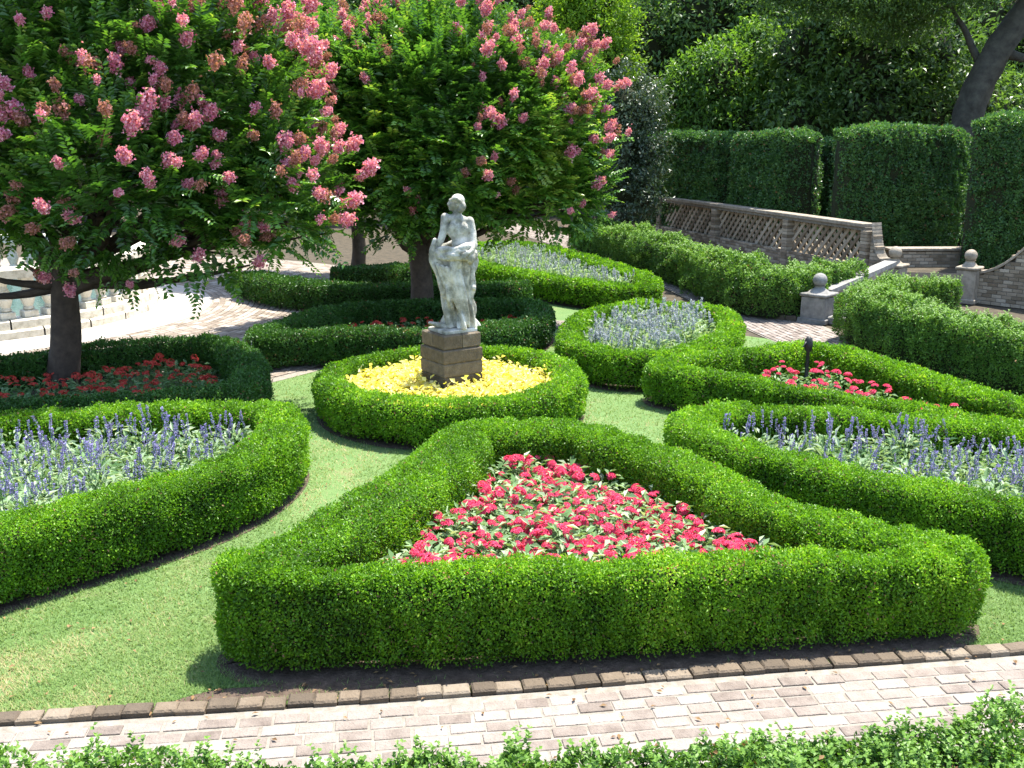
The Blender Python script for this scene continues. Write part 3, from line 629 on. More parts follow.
for k in range(6):                                                                # diagonal folds across the back of the legs
    chain(b_, [(*PX(437+k*4.2, 264+k*1.2, -.165-.02*math.sin(k)), .024), (*PX(443+k*3.9, 283+k*1.4, -.155), .022), (*PX(453+k*2.5, 300+k*2.2, -.14), .019), (*PX(461+k*1.1, 318+k, -.13), .015)])
chain(b_, [(*PX(469.5, 268, -.03), .035), (*PX(468.5, 285, -.03), .036), (*PX(467.5, 303, -.02), .036), (*PX(469, 320, -.0), .045), (*PX(469.5, 326, 0), .055)])
E(470.5, 287, -.04, .032, .04, .04)
remesh(b_, 'drapery', .009, 1, [M['statue']], st)
b_ = MB(); b_.box((0.02, 0, .02), (.46, .42, .05), PED_R, 0, .5, .02); b_.build('plinth', [M['statue']], st)

# ------------------------------------------------------------------ flowering crape myrtles
def panicle(mat, n=150, R=.07, Lz=.11):
    m_ = MB(); t = np.arccos(1-2*RNG.random(n)); a = RNG.uniform(0, 6.28, n); rr = RNG.uniform(.6, 1.05, n)*(1+.25*np.sin(a*3)*np.sin(t*4))
    rr = rr*np.where(RNG.random(n) < .2, 1.35, 1.); c = np.c_[np.sin(t)*np.cos(a)*R*rr, np.sin(t)*np.sin(a)*R*rr, (np.cos(t)*rr+.7)*Lz]
    m_.tube([(0, 0, -.05), (0, 0, Lz*1.5)], [.006, .003], 5)
    for _ in range(2): m_.leaves(c, rvec(n), unit(c-np.array([0, 0, .7*Lz]))+rvec(n)*.6, .036, .034, 0, np.clip(.5+RNG.normal(0, .25, n), 0, 1), fold=.3)
    o = m_.build('flower_cluster', [M[mat]]); me = o.data; bpy.data.objects.remove(o); return me
PAN = [panicle('pink') for _ in range(5)]; SPENT = [panicle('spent', 70) for _ in range(3)]
def limb(mb, a, b, r0, r1, sag=.15, seg=9, n=9):
    a, b = np.array(a, float), np.array(b, float); t = np.linspace(0, 1, n)[:, None]; u = t*np.ones(3)
    P = a+(b-a)*t+np.array([0, 0, 1.])*(np.sin(t*np.pi)*-sag)+np.c_[lump(u*3+a[0]), lump(u*3+b[1]), lump(u*2+b[0])]*.06*np.sin(t*np.pi)
    mb.tube(P, np.linspace(r0, r1, n), seg, wob=.06)
def myrtle(label, base, r0, fork, lobes, ns, npan, bias, roots=(), leafL=.118, brk=.25, more=0, lean=.03):
    root = empty('crape_myrtle', (base[0], base[1], 0), label, 'tree', 'flowering crape myrtles')
    base = np.array(base); m_ = MB(); loc = (base[0], base[1], 0)
    top = np.array([base[0]+lean, base[1], fork])
    z = np.linspace(0, 1, 10); m_.tube(np.c_[base[0]+lean*z+.03*np.sin(z*5), base[1]+0*z, z*fork], r0*(1.25-.45*np.sqrt(z)), 14, wob=.07)
    for (c, r) in lobes:
        c = np.array(c); limb(m_, top-np.array([0, 0, random.uniform(.05, .4)]), c, r0*random.uniform(.35, .5), .025, random.uniform(.0, .25))
        for _ in range(4): limb(m_, top*.45+c*.55, c+rvec(1)[0]*r*.75, .035, .012, .05, 6, 6)
    for e in roots: limb(m_, top-np.array([0, 0, .25]), e, r0*.42, .012, .12)
    m_.build('trunk', [M['bark']], root, True, loc)
    Cn = np.array([c for c, r in lobes]); Rr = np.array([r for c, r in lobes])
    m_ = MB(); w = Rr**2/np.sum(Rr**2); P = []; N = []
    while sum(len(p) for p in P) < ns:
        k = RNG.choice(len(Rr), ns, p=w); d = rvec(ns); f = np.where(RNG.random(ns) < .68, RNG.uniform(.88, 1.06, ns), RNG.uniform(.45, .9, ns))
        p = Cn[k]+d*(Rr[k]*f)[:, None]*np.array([1, 1, .9]); p = p+d*(lump(p*2.2)*.22)[:, None]
        dd = np.linalg.norm((p[:, None]-Cn[None])/np.array([1, 1, .9]), axis=2)/Rr[None]; dd[np.arange(ns), k] = 9
        ok = ((dd.min(1) > .8) | (RNG.random(ns) < .12)) & ((d[:, 2] > -.45) | (RNG.random(ns) < .3)); P.append(p[ok]); N.append(d[ok])
    P = np.vstack(P)[:ns]; N = np.vstack(N)[:ns]
    camv = unit(np.array([0, 0, CH])-P); keep = ((N*camv).sum(1) > -.35) | (RNG.random(ns) < .5); P, N = P[keep], N[keep]; n = len(P)
    D = unit(N*.8+np.array([0, 0, .35])+rvec(n)*.5); Ls = RNG.uniform(.25, .6, n); base_tone = np.clip(.42+.16*lump(P*1.5)+RNG.normal(0, .1, n), 0, 1)
    side = unit(np.cross(D, np.array([0, 0, 1.])+rvec(n)*.5))
    for q in np.linspace(0, 1, 11):
        c = P+D*(Ls*q)[:, None]-np.array([0, 0, .06])*(q*q*Ls)[:, None]
        for s_ in (-1, 1):
            dl = unit(side*s_+D*.55+rvec(n)*.25); nl = unit(np.cross(side, D)*np.sign(np.cross(side, D)[:, 2:3]+1e-6)+rvec(n)*.35)
            L = leafL*RNG.uniform(.75, 1.25, n)*(1.1-.45*q)
            m_.leaves(c+D*(.01*s_), dl, nl, L, L*.5, 0, np.clip(base_tone+.28*q**3+RNG.normal(0, .12, n), 0, 1))
    m_.build('crown', [M['myrtle']], root, False, loc)
    # panicles at shoot tips
    tip = P+D*Ls[:, None]; dd = (np.linalg.norm((tip[:, None]-Cn[None])/np.array([1, 1, .9]), axis=2)/Rr[None]).min(1)
    front = ((N*unit(np.array([0, 0, CH])-P)).sum(1) > .0) & (dd > 1.0)
    tip = tip+N*.05; zc = tip[:, 1]*math.cos(PITCH)-(tip[:, 2]-CH)*math.sin(PITCH); fx = tip[:, 0]/zc; fy = (tip[:, 1]*math.sin(PITCH)+(tip[:, 2]-CH)*math.cos(PITCH))/zc
    front &= (np.abs(fx) < .53) & (fy < .395)      # the photograph shows nothing of the blossoms outside it
    sc_ = N@np.array(bias)+lump(P*1.2)*.35+RNG.normal(0, .30, n); sc_[~front] = -9
    order = np.argsort(-sc_); pick = []
    for i in order:
        if all(np.linalg.norm(tip[i]-tip[j]) > brk*(.55 if random.random() < .35 else 1.) for j in pick): pick.append(i)
        if len(pick) >= npan: break
    pick2 = [i for i in order[:npan*9] if all(np.linalg.norm(tip[i]-tip[j]) > .10 for j in pick)][:0 if not more else 4000]; random.shuffle(pick2); pick2 = pick2[:more]
    for i in pick:
        v = Vector(unit(N[i]*.7+np.array([0, 0, .6])+RNG.normal(0, .25, 3))); e = v.to_track_quat('Z', 'Y').to_euler()
        sp = random.random() < .2
        link('flower_cluster', random.choice(SPENT if sp else PAN), root, Vector(tip[i])-Vector(loc), e, random.uniform(.65, 1.15))
    if more:
        g = MB()
        for i in pick2:
            src = random.choice(SPENT if random.random() < .3 else PAN); co = np.empty(len(src.vertices)*3); src.vertices.foreach_get('co', co); co = co.reshape(-1, 3)
            nq = len(src.polygons); R_ = np.array(Vector(unit(N[i]*.7+np.array([0, 0, .6])+RNG.normal(0, .25, 3))).to_track_quat('Z', 'Y').to_matrix())
            F_ = [tuple(p_.vertices) for p_ in src.polygons if len(p_.vertices) == 4]
            g.add((co*random.uniform(.5, .85))@R_.T+tip[i], F_, random.randint(0, 1), RNG.random(len(F_)))
        tag(g.build('small_flower_clusters', [M['pink'], M['spent']], root, False, loc), kind='stuff')
    return root
T1 = [(aty(x, y, Y), r) for x, y, Y, r in ((50, 70, 12.9, 1.75), (-70, 110, 12.8, 1.7), (165, 75, 13.2, 1.5), (215, 130, 13.0, 1.2), (268, 190, 12.7, .68), (120, 175, 12.3, 1.25), (10, 150, 12.4, 1.1), (205, 40, 13.6, 1.0), (60, -50, 13.4, 1.9), (170, -20, 13.6, 1.2), (-130, 10, 13, 1.7), (282, 135, 13.3, .5), (205, 220, 12.7, .72), (-80, 140, 12.6, 1.1), (120, 200, 13, .75), (288, 222, 12.7, .5), (298, 165, 13.1, .42))]
b1 = at(60, 392)[:2]
myrtle('nearest pink crape myrtle on the left with dark trunk inside shaded hedge', b1, .20, 1.75, T1, 8200, 99, (.55, -.1, .55), [aty(-60, 292, 13), aty(-40, 268, 12.8), aty(20, 262, 13.2), aty(200, 272, 12.8), aty(250, 265, 12.8)], more=130, lean=.3)
T2 = [(aty(x-12-.10*(x-420), y, Y), r*.93) for x, y, Y, r in ((460, 120, 18.2, 2.1), (385, 110, 18.2, 1.6), (535, 130, 18.2, 1.55), (575, 185, 17.8, .95), (355, 160, 17.8, 1.05), (470, 165, 17.3, 1.15), (545, 198, 17.8, .8), (425, 82, 18.6, 1.3), (505, 75, 18.6, 1.0), (355, 80, 18.4, .85), (395, 200, 17.6, .7), (590, 195, 18, .6))]
b2 = at(420, 326)[:2]
myrtle('pink crape myrtle with full rounded crown directly behind the statue', b2, .21, 1.7, T2, 7200, 96, (.4, -.15, .5), leafL=.135, brk=.26, more=90)
T3 = [(aty(x, y, Y), r) for x, y, Y, r in ((330, 120, 24, 1.7), (290, 100, 24.5, 1.6), (360, 130, 24, 1.5), (320, 60, 24.5, 1.2), (300, 190, 24, 1.2))]
b3 = at(358, 275)[:2]
myrtle('third pink crape myrtle farther back between the two nearer crowns', b3, .17, 1.8, T3, 4000, 45, (.4, -.2, .6), leafL=.13, brk=.35)

# ------------------------------------------------------------------ curved stone balustrade and basin
bal = empty('stone_balustrade', (FC[0], FC[1], 0), 'curved pale stone balustrade round the basin behind the nearest tree', 'balustrade')
RB = 3.42
def arc_block(mb, r0, r1, z0, z1, a0, a1, n=60):
    a = np.linspace(a0, a1, n); V = []
    for r, z in ((r0, z0), (r1, z0), (r1, z1-.03), (r1-.03, z1), (r0+.03, z1), (r0, z1-.03)): V.append(np.c_[r*np.cos(a), r*np.sin(a), np.full(n, z)])
    V = np.vstack(V); F = [(k*n+i, ((k+1) % 6)*n+i, ((k+1) % 6)*n+i+1, k*n+i+1) for k in range(6) for i in range(n-1)]; mb.add(V, F)
full = 2*math.pi
m_ = MB()
for k in range(26): arc_block(m_, RB-.27, RB+.27, .0, .16, k*full/26+.004, (k+1)*full/26-.004, 6)
for k in range(26): arc_block(m_, RB-.21, RB+.21, .16, .33, k*full/26+.004+.1, (k+1)*full/26-.004+.1, 6)
m_.build('base', [M['marble']], bal)
m_ = MB()
for k in range(13): arc_block(m_, RB-.17, RB+.17, 1.02, 1.20, k*full/13+.003, (k+1)*full/13-.003, 10)
m_.build('rail', [M['marble']], bal)
m_ = MB(); m_.box((0, 0, .06), (.24, .24, .12), 0, 0, .5, .01)
m_.lathe([(.07, .12), (.10, .15), (.075, .19), (.10, .25), (.125, .33), (.11, .42), (.065, .52), (.055, .57), (.075, .60), (.085, .62)], seg=16)
m_.box((0, 0, .655), (.20, .20, .07), 0, 0, .5, .01)
o = m_.build('baluster', [M['marble']], bal); bme = o.data; nb = 58; o.location = (RB*math.cos(.0), RB*math.sin(.0), .33)
for k in range(1, nb):
    a = k*full/nb; link('baluster', bme, bal, (RB*math.cos(a), RB*math.sin(a), .33), (0, 0, a))
mb = MB(); mb.lathe([(3.1, .25), (.01, .25)], (FC[0], FC[1], 0), 48); tag(mb.build('basin_water', [M['water']]), kind='structure')

# ------------------------------------------------------------------ lattice brick wall
def wall_bricks(mb, a, b, z0, z1, thick, top=None, bl=.2, bh=.065, t0=0.):
    """running bond between two points; top(s) gives the height of the wall at the length s"""
    a, b = np.array(a, float)[:2], np.array(b, float)[:2]; L = np.linalg.norm(b-a); d = (b-a)/L; rz = math.atan2(d[1], d[0]); row = 0; z = z0
    while z+bh < z1+.02:
        q = -(row % 2)*bl/2
        while q < L:
            x0, x1 = max(q, 0), min(q+bl-.012, L)
            if x1-x0 > .04:
                zt = top((x0+x1)/2) if top else z1
                if z+bh*.5 < zt:
                    c = a+d*(x0+x1)/2; mb.box((c[0], c[1], z+bh/2), (x1-x0, thick+random.uniform(-.006, .006), min(bh, max(zt-z, .02))), rz, 0, random.random(), .004)
            q += bl
        z += bh+.012; row += 1
    return d, L, rz
A0, A1 = aty(662, 228, 33.0), aty(866, 280, 22.6)
A0[2] = A1[2] = 0
lw = empty('lattice_wall', (A0[0], A0[1], 0), 'low brown brick wall with lattice panels below the tall hedge', 'wall')
LOC = (A0[0], A0[1], 0)
def wpt(s): return A0[:2]+(A1[:2]-A0[:2])*s
dirw = unit(A1[:2]-A0[:2]); LW = np.linalg.norm(A1[:2]-A0[:2]); rw = math.atan2(dirw[1], dirw[0])
m_ = MB(); wall_bricks(m_, A0, A1, 0, .52, .26); c = wpt(.5); m_.box((c[0], c[1], .26), (LW, .235, .52), rw, 1)
m_.build('wall_base', [M['wallbrick'], M['wallmortar']], lw, False, LOC)
m_ = MB(); k = 0; q = 0.
while q < LW-.3: 
    c = A0[:2]+dirw*(q+.2); m_.box((c[0], c[1], 1.42), (.395, .34, .09), rw, 0, random.random(), .012); q += .4
c = wpt(.5); m_.box((c[0], c[1], 1.34), (LW, .25, .075), rw, 1, .5)
m_.build('coping', [M['brownstone'], M['wallmortar']], lw, False, LOC)
PIL = [0.0, .345, .70, 1.0]
for s_ in PIL:
    m_ = MB(); c = wpt(s_); m_.box((c[0], c[1], .65), (.20, .30, 1.32), rw, 1, .5)
    for k in range(17): m_.box((c[0], c[1], .04+k*.077), (.23+random.uniform(-.006, .006), .33, .065), rw, 0, random.random(), .004)
    m_.build('pillar', [M['wallbrick'], M['wallmortar']], lw, False, LOC)
for i in range(3):                                    # pierced panels: slanted bricks crossing both ways
    s0, s1 = PIL[i]*LW+.17, PIL[i+1]*LW-.17; z0, z1 = .52, 1.30; m_ = MB(); hh = z1-z0; st_ = .26
    nrm = np.array([-dirw[1], dirw[0]])
    for sg in (-1, 1):
        q = s0-hh
        while q < s1+hh:
            # bar from (q, z0) going up at 45 degrees, clipped to the panel
            ta, tb = 0., hh; 
            lo, hi = (s0-q)/sg, (s1-q)/sg; ta, tb = max(ta, min(lo, hi)), min(tb, max(lo, hi))
            if tb-ta > .05:
                p0 = A0[:2]+dirw*(q+sg*ta); p1 = A0[:2]+dirw*(q+sg*tb); o_ = nrm*(-.0135 if sg > 0 else .0135)
                a3 = np.array([*(p0+o_), z0+ta]); b3_ = np.array([*(p1+o_), z0+tb]); t3 = unit(b3_-a3); up = np.cross(np.array([*nrm, 0]), t3)
                w3, h3 = np.array([*nrm, 0])*.0125, up*.043
                V = [a3-w3-h3, a3+w3-h3, a3+w3+h3, a3-w3+h3, b3_-w3-h3, b3_+w3-h3, b3_+w3+h3, b3_-w3+h3]
                m_.add(V, [(0, 1, 2, 3), (7, 6, 5, 4), (0, 4, 5, 1), (1, 5, 6, 2), (2, 6, 7, 3), (3, 7, 4, 0)], 0, random.random())
            q += st_
    m_.build('lattice_panel', [M['wallbrick']], lw, False, LOC)
# scooped wing at the near end, running to the upper pier
TZ = .45
P_UP = aty(893, 279, 21.2)[:2]; P_LO = at(817, 322)[:2]; P_RT = aty(967, 292, 20.6)[:2]
B0 = A1[:2]+dirw*.2; B1 = np.array([P_UP[0]+.15, P_UP[1]+.9]); LB = np.linalg.norm(B1-B0)
wing = MB(); tf = lambda s_: TZ+.25+.78*max(0, 1-s_/(LB*.95))**2.3
wall_bricks(wing, B0, B1, 0, 1.5, .26, tf)
dB = (B1-B0)/LB
for k in range(20):
    s_ = (k+.5)*LB/20; c = B0+dB*s_; wing.box((c[0], c[1], (tf(s_)-.03)/2), (LB/20, .235, tf(s_)-.03), math.atan2(dB[1], dB[0]), 1)
    h2 = tf(s_+LB/40)-tf(s_-LB/40); wing.box((c[0], c[1], tf(s_)+.02), (LB/20-.006, .3, .05), math.atan2(dB[1], dB[0]), 2, random.random(), .006, h2/(LB/20))
o = wing.build('wing_wall', [M['wallbrick'], M['wallmortar'], M['brownstone']])
tag(o, 'short brick wall curving down from the lattice wall to the steps', 'wall')
# upper terrace behind the steps and its low wall
ter = [B0, B1, (P_RT[0]+.3, P_RT[1]+1.2), (14, 22.3), (30, 26), (30, 60), (4, 60), (A0[0]+1, A0[1]+.6)]
mb = MB(); n = len(ter); V = [(x, y, TZ) for x, y in ter]+[(x, y, -.2) for x, y in ter]
mb.add(V, [tuple(range(n))]); mb.add(V, [(i, (i+1) % n, (i+1) % n+n, i+n) for i in range(n)], 1)
tag(mb.build('terrace_ground', [M['litter'], M['wallbrick']]), kind='structure')
L0, L1 = B1+np.array([.2, .15]), np.array([P_RT[0]+.9, P_RT[1]+1.7])
m_ = MB(); d_, l_, r_ = wall_bricks(m_, L0+np.array([.2, .8]), L1+np.array([.3, .8]), TZ-.02, TZ+.34, .3)
c = (L0+L1)/2+np.array([.25, .8]); m_.box((c[0], c[1], TZ+.16), (l_, .27, .33), r_, 1); m_.box((c[0], c[1], TZ+.40), (l_+.1, .4, .06), r_, 2, .4, .01)
tag(m_.build('terrace_wall', [M['wallbrick'], M['wallmortar'], M['brownstone']]), 'low brown brick wall across the top of the steps', 'wall')

# piers with stone balls
def pier(label, xy, z0, h, w, rz, mat, ballr):
    e = empty('stone_pier', (xy[0], xy[1], z0), label, 'pier', 'ball topped piers of the steps', rz)
    m_ = MB(); m_.box((0, 0, h/2), (w, w, h), 0, 0, .5, .025); m_.box((0, 0, .05), (w+.08, w+.08, .10), 0, 0, .5, .015); m_.build('shaft', [M[mat]], e)
    m_ = MB(); m_.box((0, 0, h+.03), (w+.06, w+.06, .06), 0, 0, .5, .015); m_.lathe([(w*.46, h+.06), (w*.34, h+.10), (.10, h+.14), (.085, h+.17), (.11, h+.19)], seg=20); m_.build('cap', [M[mat]], e, True)
    m_ = MB(); m_.ellips((0, 0, h+.17+ballr*.93), (ballr,)*3, 24, 16); m_.build('stone_ball', [M[mat]], e, True)
rp = math.atan2(*(P_UP-P_LO)[::-1])
pier('pale grey stone pier with ball at the foot of the steps', P_LO, 0, .50, .47, rp, 'stone', .13)
pier('brownish ball topped pier at the top left of the steps', P_UP, TZ-.05, .28, .42, rp, 'brownstone', .135)
pier('dark ball topped pier at the right of the steps, beside the curved wall', P_RT, 0, .70, .38, rp, 'brownstone', .125)
# stair cheek with sloped coping
ck = empty('stair_cheek', (P_LO[0], P_LO[1], 0), 'sloping pale stone coping wall between the two left piers', 'wall')
LOC = (P_LO[0], P_LO[1], 0); dc = (P_UP-P_LO); lc = np.linalg.norm(dc); dc = dc/lc; rc = math.atan2(dc[1], dc[0])
q0, q1 = P_LO+dc*.25, P_UP-dc*.22; z0, z1 = .52, TZ+.30; nn2 = np.array([-dc[1], dc[0]])
def prism(mb, w, zb0, zb1, zt0, zt1, mat=0):
    V = []
    for (p, zb, zt) in ((q0, zb0, zt0), (q1, zb1, zt1)):
        for s_ in (-1, 1): V += [(*(p+nn2*s_*w/2), zb), (*(p+nn2*s_*w/2), zt)]
    mb.add(V, [(0, 1, 3, 2), (4, 6, 7, 5), (0, 4, 5, 1), (2, 3, 7, 6), (1, 5, 7, 3), (0, 2, 6, 4)], mat)
m_ = MB(); prism(m_, .2, 0, 0, z0-.02, z1-.02); m_.build('cheek_wall', [M['brownstone']], ck, False, LOC)
m_ = MB(); prism(m_, .27, z0-.018, z1-.018, z0+.07, z1+.07); m_.build('coping', [M['stone']], ck, False, LOC)
# steps
stp = empty('stone_steps', (P_LO[0], P_LO[1], 0), 'pale stone steps rising right behind the leafy hedge', 'steps'); wS = 1.45
for k in range(3):
    o0 = .12+k*.55-.25; m_ = MB(); c = P_LO+dc*(o0+.9)-nn2*(wS/2+.2); m_.box((c[0], c[1], .075+k*.15), (1.8, wS, .148), rc, 0, .5, .02); m_.build('step', [M['stone']], stp, False, LOC)
# right scooped wall
R0 = P_RT+np.array([.22, .1]); R1 = np.array([12.8, 17.2]); LR = np.linalg.norm(R1-R0); dR = (R1-R0)/LR
tr = lambda s_: .62+.85*min(1, (s_/1.15))**1.9 if s_ < 1.15 else 1.47
m_ = MB(); wall_bricks(m_, R0, R1, 0, 1.5, .28, tr)
for k in range(24):
    s_ = (k+.5)*LR/24; c = R0+dR*s_; m_.box((c[0], c[1], (tr(s_)-.03)/2), (LR/24, .25, tr(s_)-.03), math.atan2(dR[1], dR[0]), 1)
    h2 = tr(s_+LR/48)-tr(s_-LR/48); m_.box((c[0], c[1], tr(s_)+.02), (LR/24-.005, .33, .06), math.atan2(dR[1], dR[0]), 2, random.random(), .006, h2/(LR/24))
tag(m_.build('wing_wall', [M['wallbrick'], M['wallmortar'], M['brownstone']]), 'brick wall at the right edge curving down to a dark ball topped pier', 'wall')

# iron post in the right bed
p = at(808, 352, .52)[:2]; m_ = MB(); e = empty('iron_post', (p[0], p[1], 0), 'short black iron post standing among red flowers', 'post')
m_.lathe([(.06, 0), (.06, .05), (.028, .08), (.026, .52), (.05, .55), (.062, .62), (.05, .70), (.02, .735), (.0, .74)], seg=12); m_.build('shaft', [M['iron']], e, True)
m_ = MB(); m_.tube([(0, 0, .6), (-.05, -.03, .66), (-.08, -.05, .60)], [.018, .016, .014], 8); m_.build('spout', [M['iron']], e, True)

# ------------------------------------------------------------------ tall clipped hedges
def tall(label, a, b, w, h, z0=TZ, group='tall clipped hedges behind the wall'):
    return hedge('tall_hedge', label, 'hedge', [a, (np.array(a)+np.array(b))/2, b], w, h, closed=False, mats=('tall', 'twig'), r=.22, rough=4.5, cov=2.6, z0=z0, minleaf=.05, group=group, spread=1.6)
def tp(x, Y): return aty(x, 200, Y)[:2]
tall('tall dark clipped hedge behind the far half of the lattice wall', tp(640, 35.5), tp(745, 30.2), 1.5, 3.42-TZ)
tall('tall dark clipped hedge behind the near half of the lattice wall', tp(741, 29.9), tp(809, 27.2), 1.4, 3.45-TZ)
tall('broad square tall hedge block behind the steps', tp(834, 25.6), tp(957, 25.9), 2.2, 3.55-TZ)
tall('narrow tall hedge set back between two tall hedge blocks', tp(940, 28.0), tp(985, 28.0), 1.2, 3.3-TZ)
tall('tall rounded hedge block at the right edge above the brick wall', tp(967, 22.8), tp(1120, 22.0), 1.9, 3.78-TZ)
tall('dark narrow hedge seen through the gap of the tall hedge', tp(790, 30.5), tp(850, 29.0), 1.2, 3.2-TZ)

# ------------------------------------------------------------------ background trees
def tree(name, label, x, Y, base_z, lobes, mat, n, leaf, trunk_r=.3, lean=(0, 0), group='trees beyond the garden', bark='oakbark', core=True):
    """lobes: photo x, photo y, depth offset, radius"""
    b = aty(x, 230, Y); root = empty(name, (b[0], b[1], base_z), label, 'tree', group); LOC = (b[0], b[1], base_z)
    L = [(aty(lx, ly, Y+dy), r) for lx, ly, dy, r in lobes]
    cm = np.mean([c for c, r in L], 0); m_ = MB()
    t = np.linspace(0, 1, 8)[:, None]; top = np.array([b[0]+lean[0], b[1]+lean[1], cm[2]])
    m_.tube(np.array([b[0], b[1], base_z])+(top-np.array([b[0], b[1], base_z]))*t, trunk_r*(1.2-.6*t[:, 0]), 10, wob=.07)
    for c, r in L: limb(m_, top*.6+np.array([b[0], b[1], base_z])*.4, c, trunk_r*.4, .04, .1, 6, 6)
    m_.build('trunk', [M[bark]], root, True, LOC)
    m_ = MB(); Rr = np.array([r for c, r in L]); Cn = np.array([c for c, r in L])
    k = RNG.choice(len(Rr), n//7, p=Rr**2/np.sum(Rr**2)); d = rvec(n//7)
    f = np.where(RNG.random(n//7) < .7, RNG.uniform(.8, 1.05, n//7), RNG.uniform(.4, .85, n//7))
    p = Cn[k]+d*(Rr[k]*f)[:, None]; p = p+d*(lump(p*1.1)*.35*np.minimum(Rr[k], 1.5)/1.5)[:, None]
    cv = unit(np.array([0, 0, CH])-p); keep = ((d*cv).sum(1) > -.3) | (RNG.random(len(p)) < .3); p, d = p[keep], d[keep]
    ct = np.clip(.45+.2*lump(p*.8)+RNG.normal(0, .15, len(p)), 0, 1)
    for q in range(9):                                # nine leaves to a twig end
        off = rvec(len(p))*RNG.uniform(.3, 1, len(p))[:, None]*leaf*1.9; pp = p+off*np.array([1, 1, .7])
        Lf = leaf*RNG.uniform(.7, 1.3, len(p))
        m_.leaves(pp, unit(d*.4+rvec(len(p))*.8-np.array([0, 0, .15])), unit(np.array([0, 0, .8])+d*.4+rvec(len(p))*.6), Lf, Lf*.5, 0, np.clip(ct+RNG.normal(0, .14, len(p)), 0, 1))
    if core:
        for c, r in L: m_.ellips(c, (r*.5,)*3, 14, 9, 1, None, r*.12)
    m_.build('crown', [TREE[mat], M['twig']], root, False, LOC)
    return root
tree('conifer_tree', 'bright yellow-green bushy tree just right of the second flowering crown', 585, 31, 0, [(590, 35, 0, 1.35), (565, 20, .5, 1.1), (612, 60, 0, 1.0), (580, -10, .3, 1.0), (560, 75, .3, 1.0), (600, 5, 0, 1.0)], 2, 16000, .12)
tree('silver_shrub', 'dull silvery green shrub between the flowering tree and the tall hedge', 622, 30, 0, [(625, 105, 0, 1.2), (610, 150, -.3, 1.1), (640, 150, .3, .95), (622, 195, -.2, 1.0), (645, 110, .5, .8), (600, 110, .6, .8), (640, 195, 0, .8)], 3, 14000, .11, .15)
tree('leafy_tree', 'bright sunlit leafy tree showing above the far tall hedge', 735, 38, 0, [(725, 85, 0, 1.9), (770, 75, .5, 1.7), (690, 95, .5, 1.6), (745, 120, -.5, 1.6), (790, 110, .3, 1.3), (705, 130, 0, 1.5), (760, 45, .5, 1.0)], 1, 18000, .20)
tree('magnolia_tree', 'dark glossy tree behind the square tall hedge block', 880, 36, 0, [(860, 70, 0, 2.4), (920, 60, .5, 2.4), (810, 60, .6, 2.0), (870, 120, -.5, 1.9), (930, 115, -.5, 1.7), (850, 10, .5, 2.3), (800, 115, 0, 1.5), (980, 110, 0, 1.6)], 0, 22000, .22)
tree('evergreen_tree', 'dark tree reaching the top of the picture above the bright tree', 720, 44, 0, [(700, 10, 0, 2.8), (780, 15, .5, 2.9), (650, 40, 0, 2.3), (740, -40, .5, 3), (655, 100, .5, 2.2), (830, -10, 0, 2.6)], 0, 20000, .24)
tree('evergreen_tree', 'dark tree at the top between the two nearest flowering crowns', 330, 42, 0, [(330, 20, 0, 2.8), (390, 20, .5, 2.6), (275, 30, 0, 2.4), (440, 10, 0, 2.4), (360, -30, .5, 3), (310, 110, 0, 3), (250, 100, .5, 2.6)], 0, 18000, .24)
tree('evergreen_tree', 'dark tree behind the flowering crown above the statue', 520, 46, 0, [(500, 0, 0, 3), (560, 0, .5, 2.8), (620, 15, 0, 2.6), (520, 80, 0, 3), (600, 90, 0, 2.8), (570, 170, 0, 3.2), (480, 170, .5, 3), (640, 170, .5, 2.6)], 0, 20000, .24)
tree('evergreen_tree', 'dark tree farthest left behind the nearest flowering crown', 90, 40, 0, [(60, 60, 0, 3), (150, 60, .5, 3), (-30, 60, 0, 3), (220, 110, 0, 2.6), (120, 150, 0, 2.6), (20, 150, 0, 2.6), (180, 0, 0, 3), (60, -40, 0, 3)], 0, 16000, .24)
tree('evergreen_tree', 'dark tree filling the upper right corner behind the oak', 1010, 46, 0, [(960, 20, 0, 3.2), (1030, 30, .5, 3.2), (1080, 80, 0, 3), (990, 100, 0, 2.8), (1040, 130, 0, 2.6), (920, -30, 0, 3), (1120, 10, 0, 3)], 0, 18000, .24)
# leaning oak
OY = 31.0; ob = aty(962, 200, OY)
oak = empty('oak_tree', (ob[0], ob[1], 0), 'old oak with thick leaning grey trunk at the upper right', 'tree', 'trees beyond the garden'); LOC = (ob[0], ob[1], 0)
m_ = MB(); sp3 = spline([[ob[0], ob[1], 0], aty(964, 150, OY), aty(970, 112, OY), aty(985, 72, OY), aty(1012, 30, OY), aty(1050, -25, OY)], .15, False)
m_.tube(sp3, np.linspace(.50, .36, len(sp3)), 16, wob=.08)
limb(m_, aty(985, 72, OY), aty(950, 5, OY+.5), .13, .05, -.1); limb(m_, aty(1000, 50, OY), aty(1060, 60, OY), .18, .06, .1); limb(m_, aty(950, 5, OY+.5), aty(880, 30, OY+1), .06, .02, .1)
m_.build('trunk', [M['oakbark']], oak, True, LOC)
m_ = MB(); cc = [(aty(x, y, OY+d), r) for x, y, d, r in ((870, -10, 0, 1.6), (940, -30, 0, 1.8), (800, -20, .5, 1.5), (900, 20, 1.2, 1.1), (1050, -60, 0, 2.2), (1090, 60, 0, 1.3))]
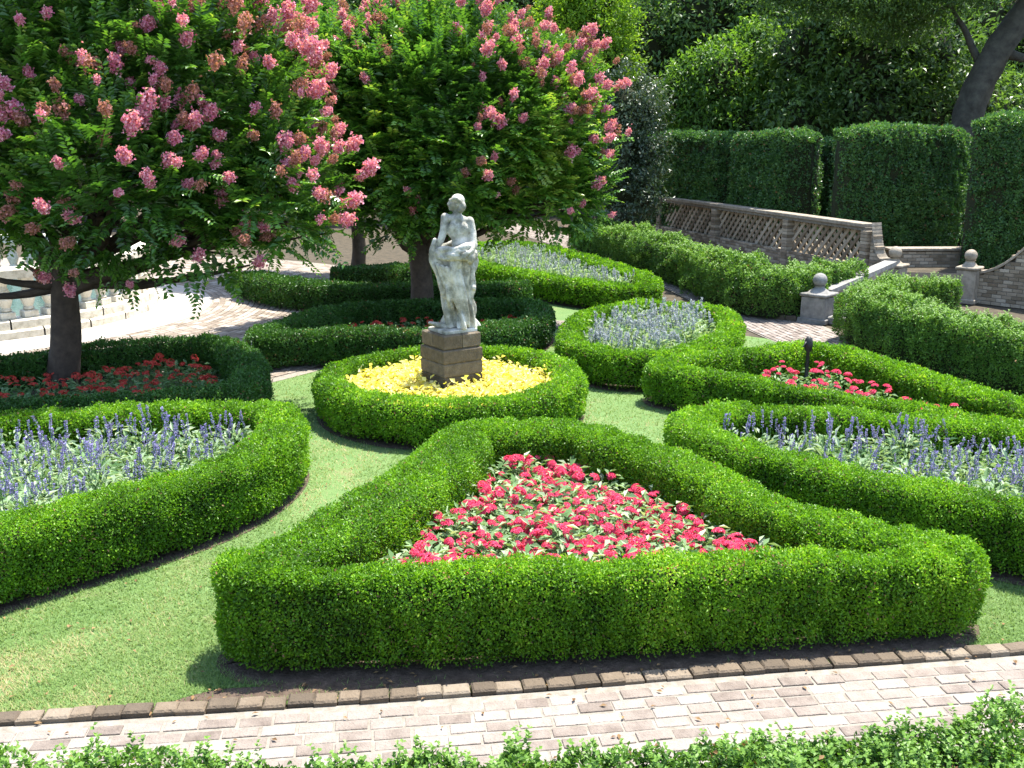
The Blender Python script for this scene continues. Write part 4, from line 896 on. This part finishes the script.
for c, r in cc:
    n = int(420*r*r); d = rvec(n); p = c+d*(r*RNG.uniform(.3, 1.05, n))[:, None]*np.array([1.3, 1, .7])
    for q in range(8):
        pp = p+rvec(n)*RNG.uniform(.1, .3, n)[:, None]; m_.leaves(pp, rvec(n)-np.array([0, 0, .2]), unit(np.array([0, 0, .8])+rvec(n)*.7), .13*RNG.uniform(.7, 1.3, n), .055, 0, np.clip(.4+RNG.normal(0, .2, n), 0, 1))
m_.build('crown', [TREE[0]], oak, False, LOC)

# far wood closing the view behind the garden trees
def far_wood():
    m_ = MB()
    for k in range(34):
        x = -44+k*2.7; Y = 56+random.uniform(-3, 3); h = random.uniform(11, 14)
        m_.tube([(x, Y, 0), (x+.3, Y, 4), (x+random.uniform(-.6, .6), Y, 8)], [.35, .28, .15], 7, 1)
        for z in (1.8, 4.6, 7.6, 10.4):
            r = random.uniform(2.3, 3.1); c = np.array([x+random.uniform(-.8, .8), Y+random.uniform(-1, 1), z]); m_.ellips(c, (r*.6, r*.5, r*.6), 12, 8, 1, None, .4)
            n = 800; d = rvec(n); p = c+d*r*RNG.uniform(.75, 1.08, n)[:, None]; j = (d[:, 1] < .35); p, d = p[j], d[j]
            for q in range(3):
                pp = p+rvec(len(p))*.35; m_.leaves(pp, rvec(len(p)), unit(d*.5+np.array([0, 0, .6])+rvec(len(p))*.6), .36*RNG.uniform(.7, 1.3, len(p)), .18, 0, np.clip(.4+RNG.normal(0, .2, len(p)), 0, 1))
    tag(m_.build('far_wood', [TREE[0], M['twig']]), 'dense dark wood closing the view behind the garden trees', 'wood', kind='stuff')
far_wood()

def fallen():
    n = 1500; y = 1/RNG.uniform(1/16., 1/4.6, n); x = RNG.uniform(-.58, .58, n)*y; Q = np.c_[x, y]
    C = np.vstack([c for c, w, cl in BLOCK]); d = dist_to(C[::3], Q); k = (d < .45) & (RNG.random(n) < .8) | (RNG.random(n) < .22); P = np.c_[Q[k], np.full(k.sum(), .026)]
    n = len(P); L = RNG.uniform(.025, .05, n); m_ = MB()
    m_.leaves(P, np.c_[RNG.normal(size=(n, 2)), np.zeros(n)], unit(np.array([0, 0, 1.])+rvec(n)*.3), L, L*.5, 0, RNG.random(n))
    tag(m_.build('fallen_leaves', [M['dryleaf']]), 'small dry brown leaves fallen on lawn and paving', 'leaves', kind='stuff')
fallen()
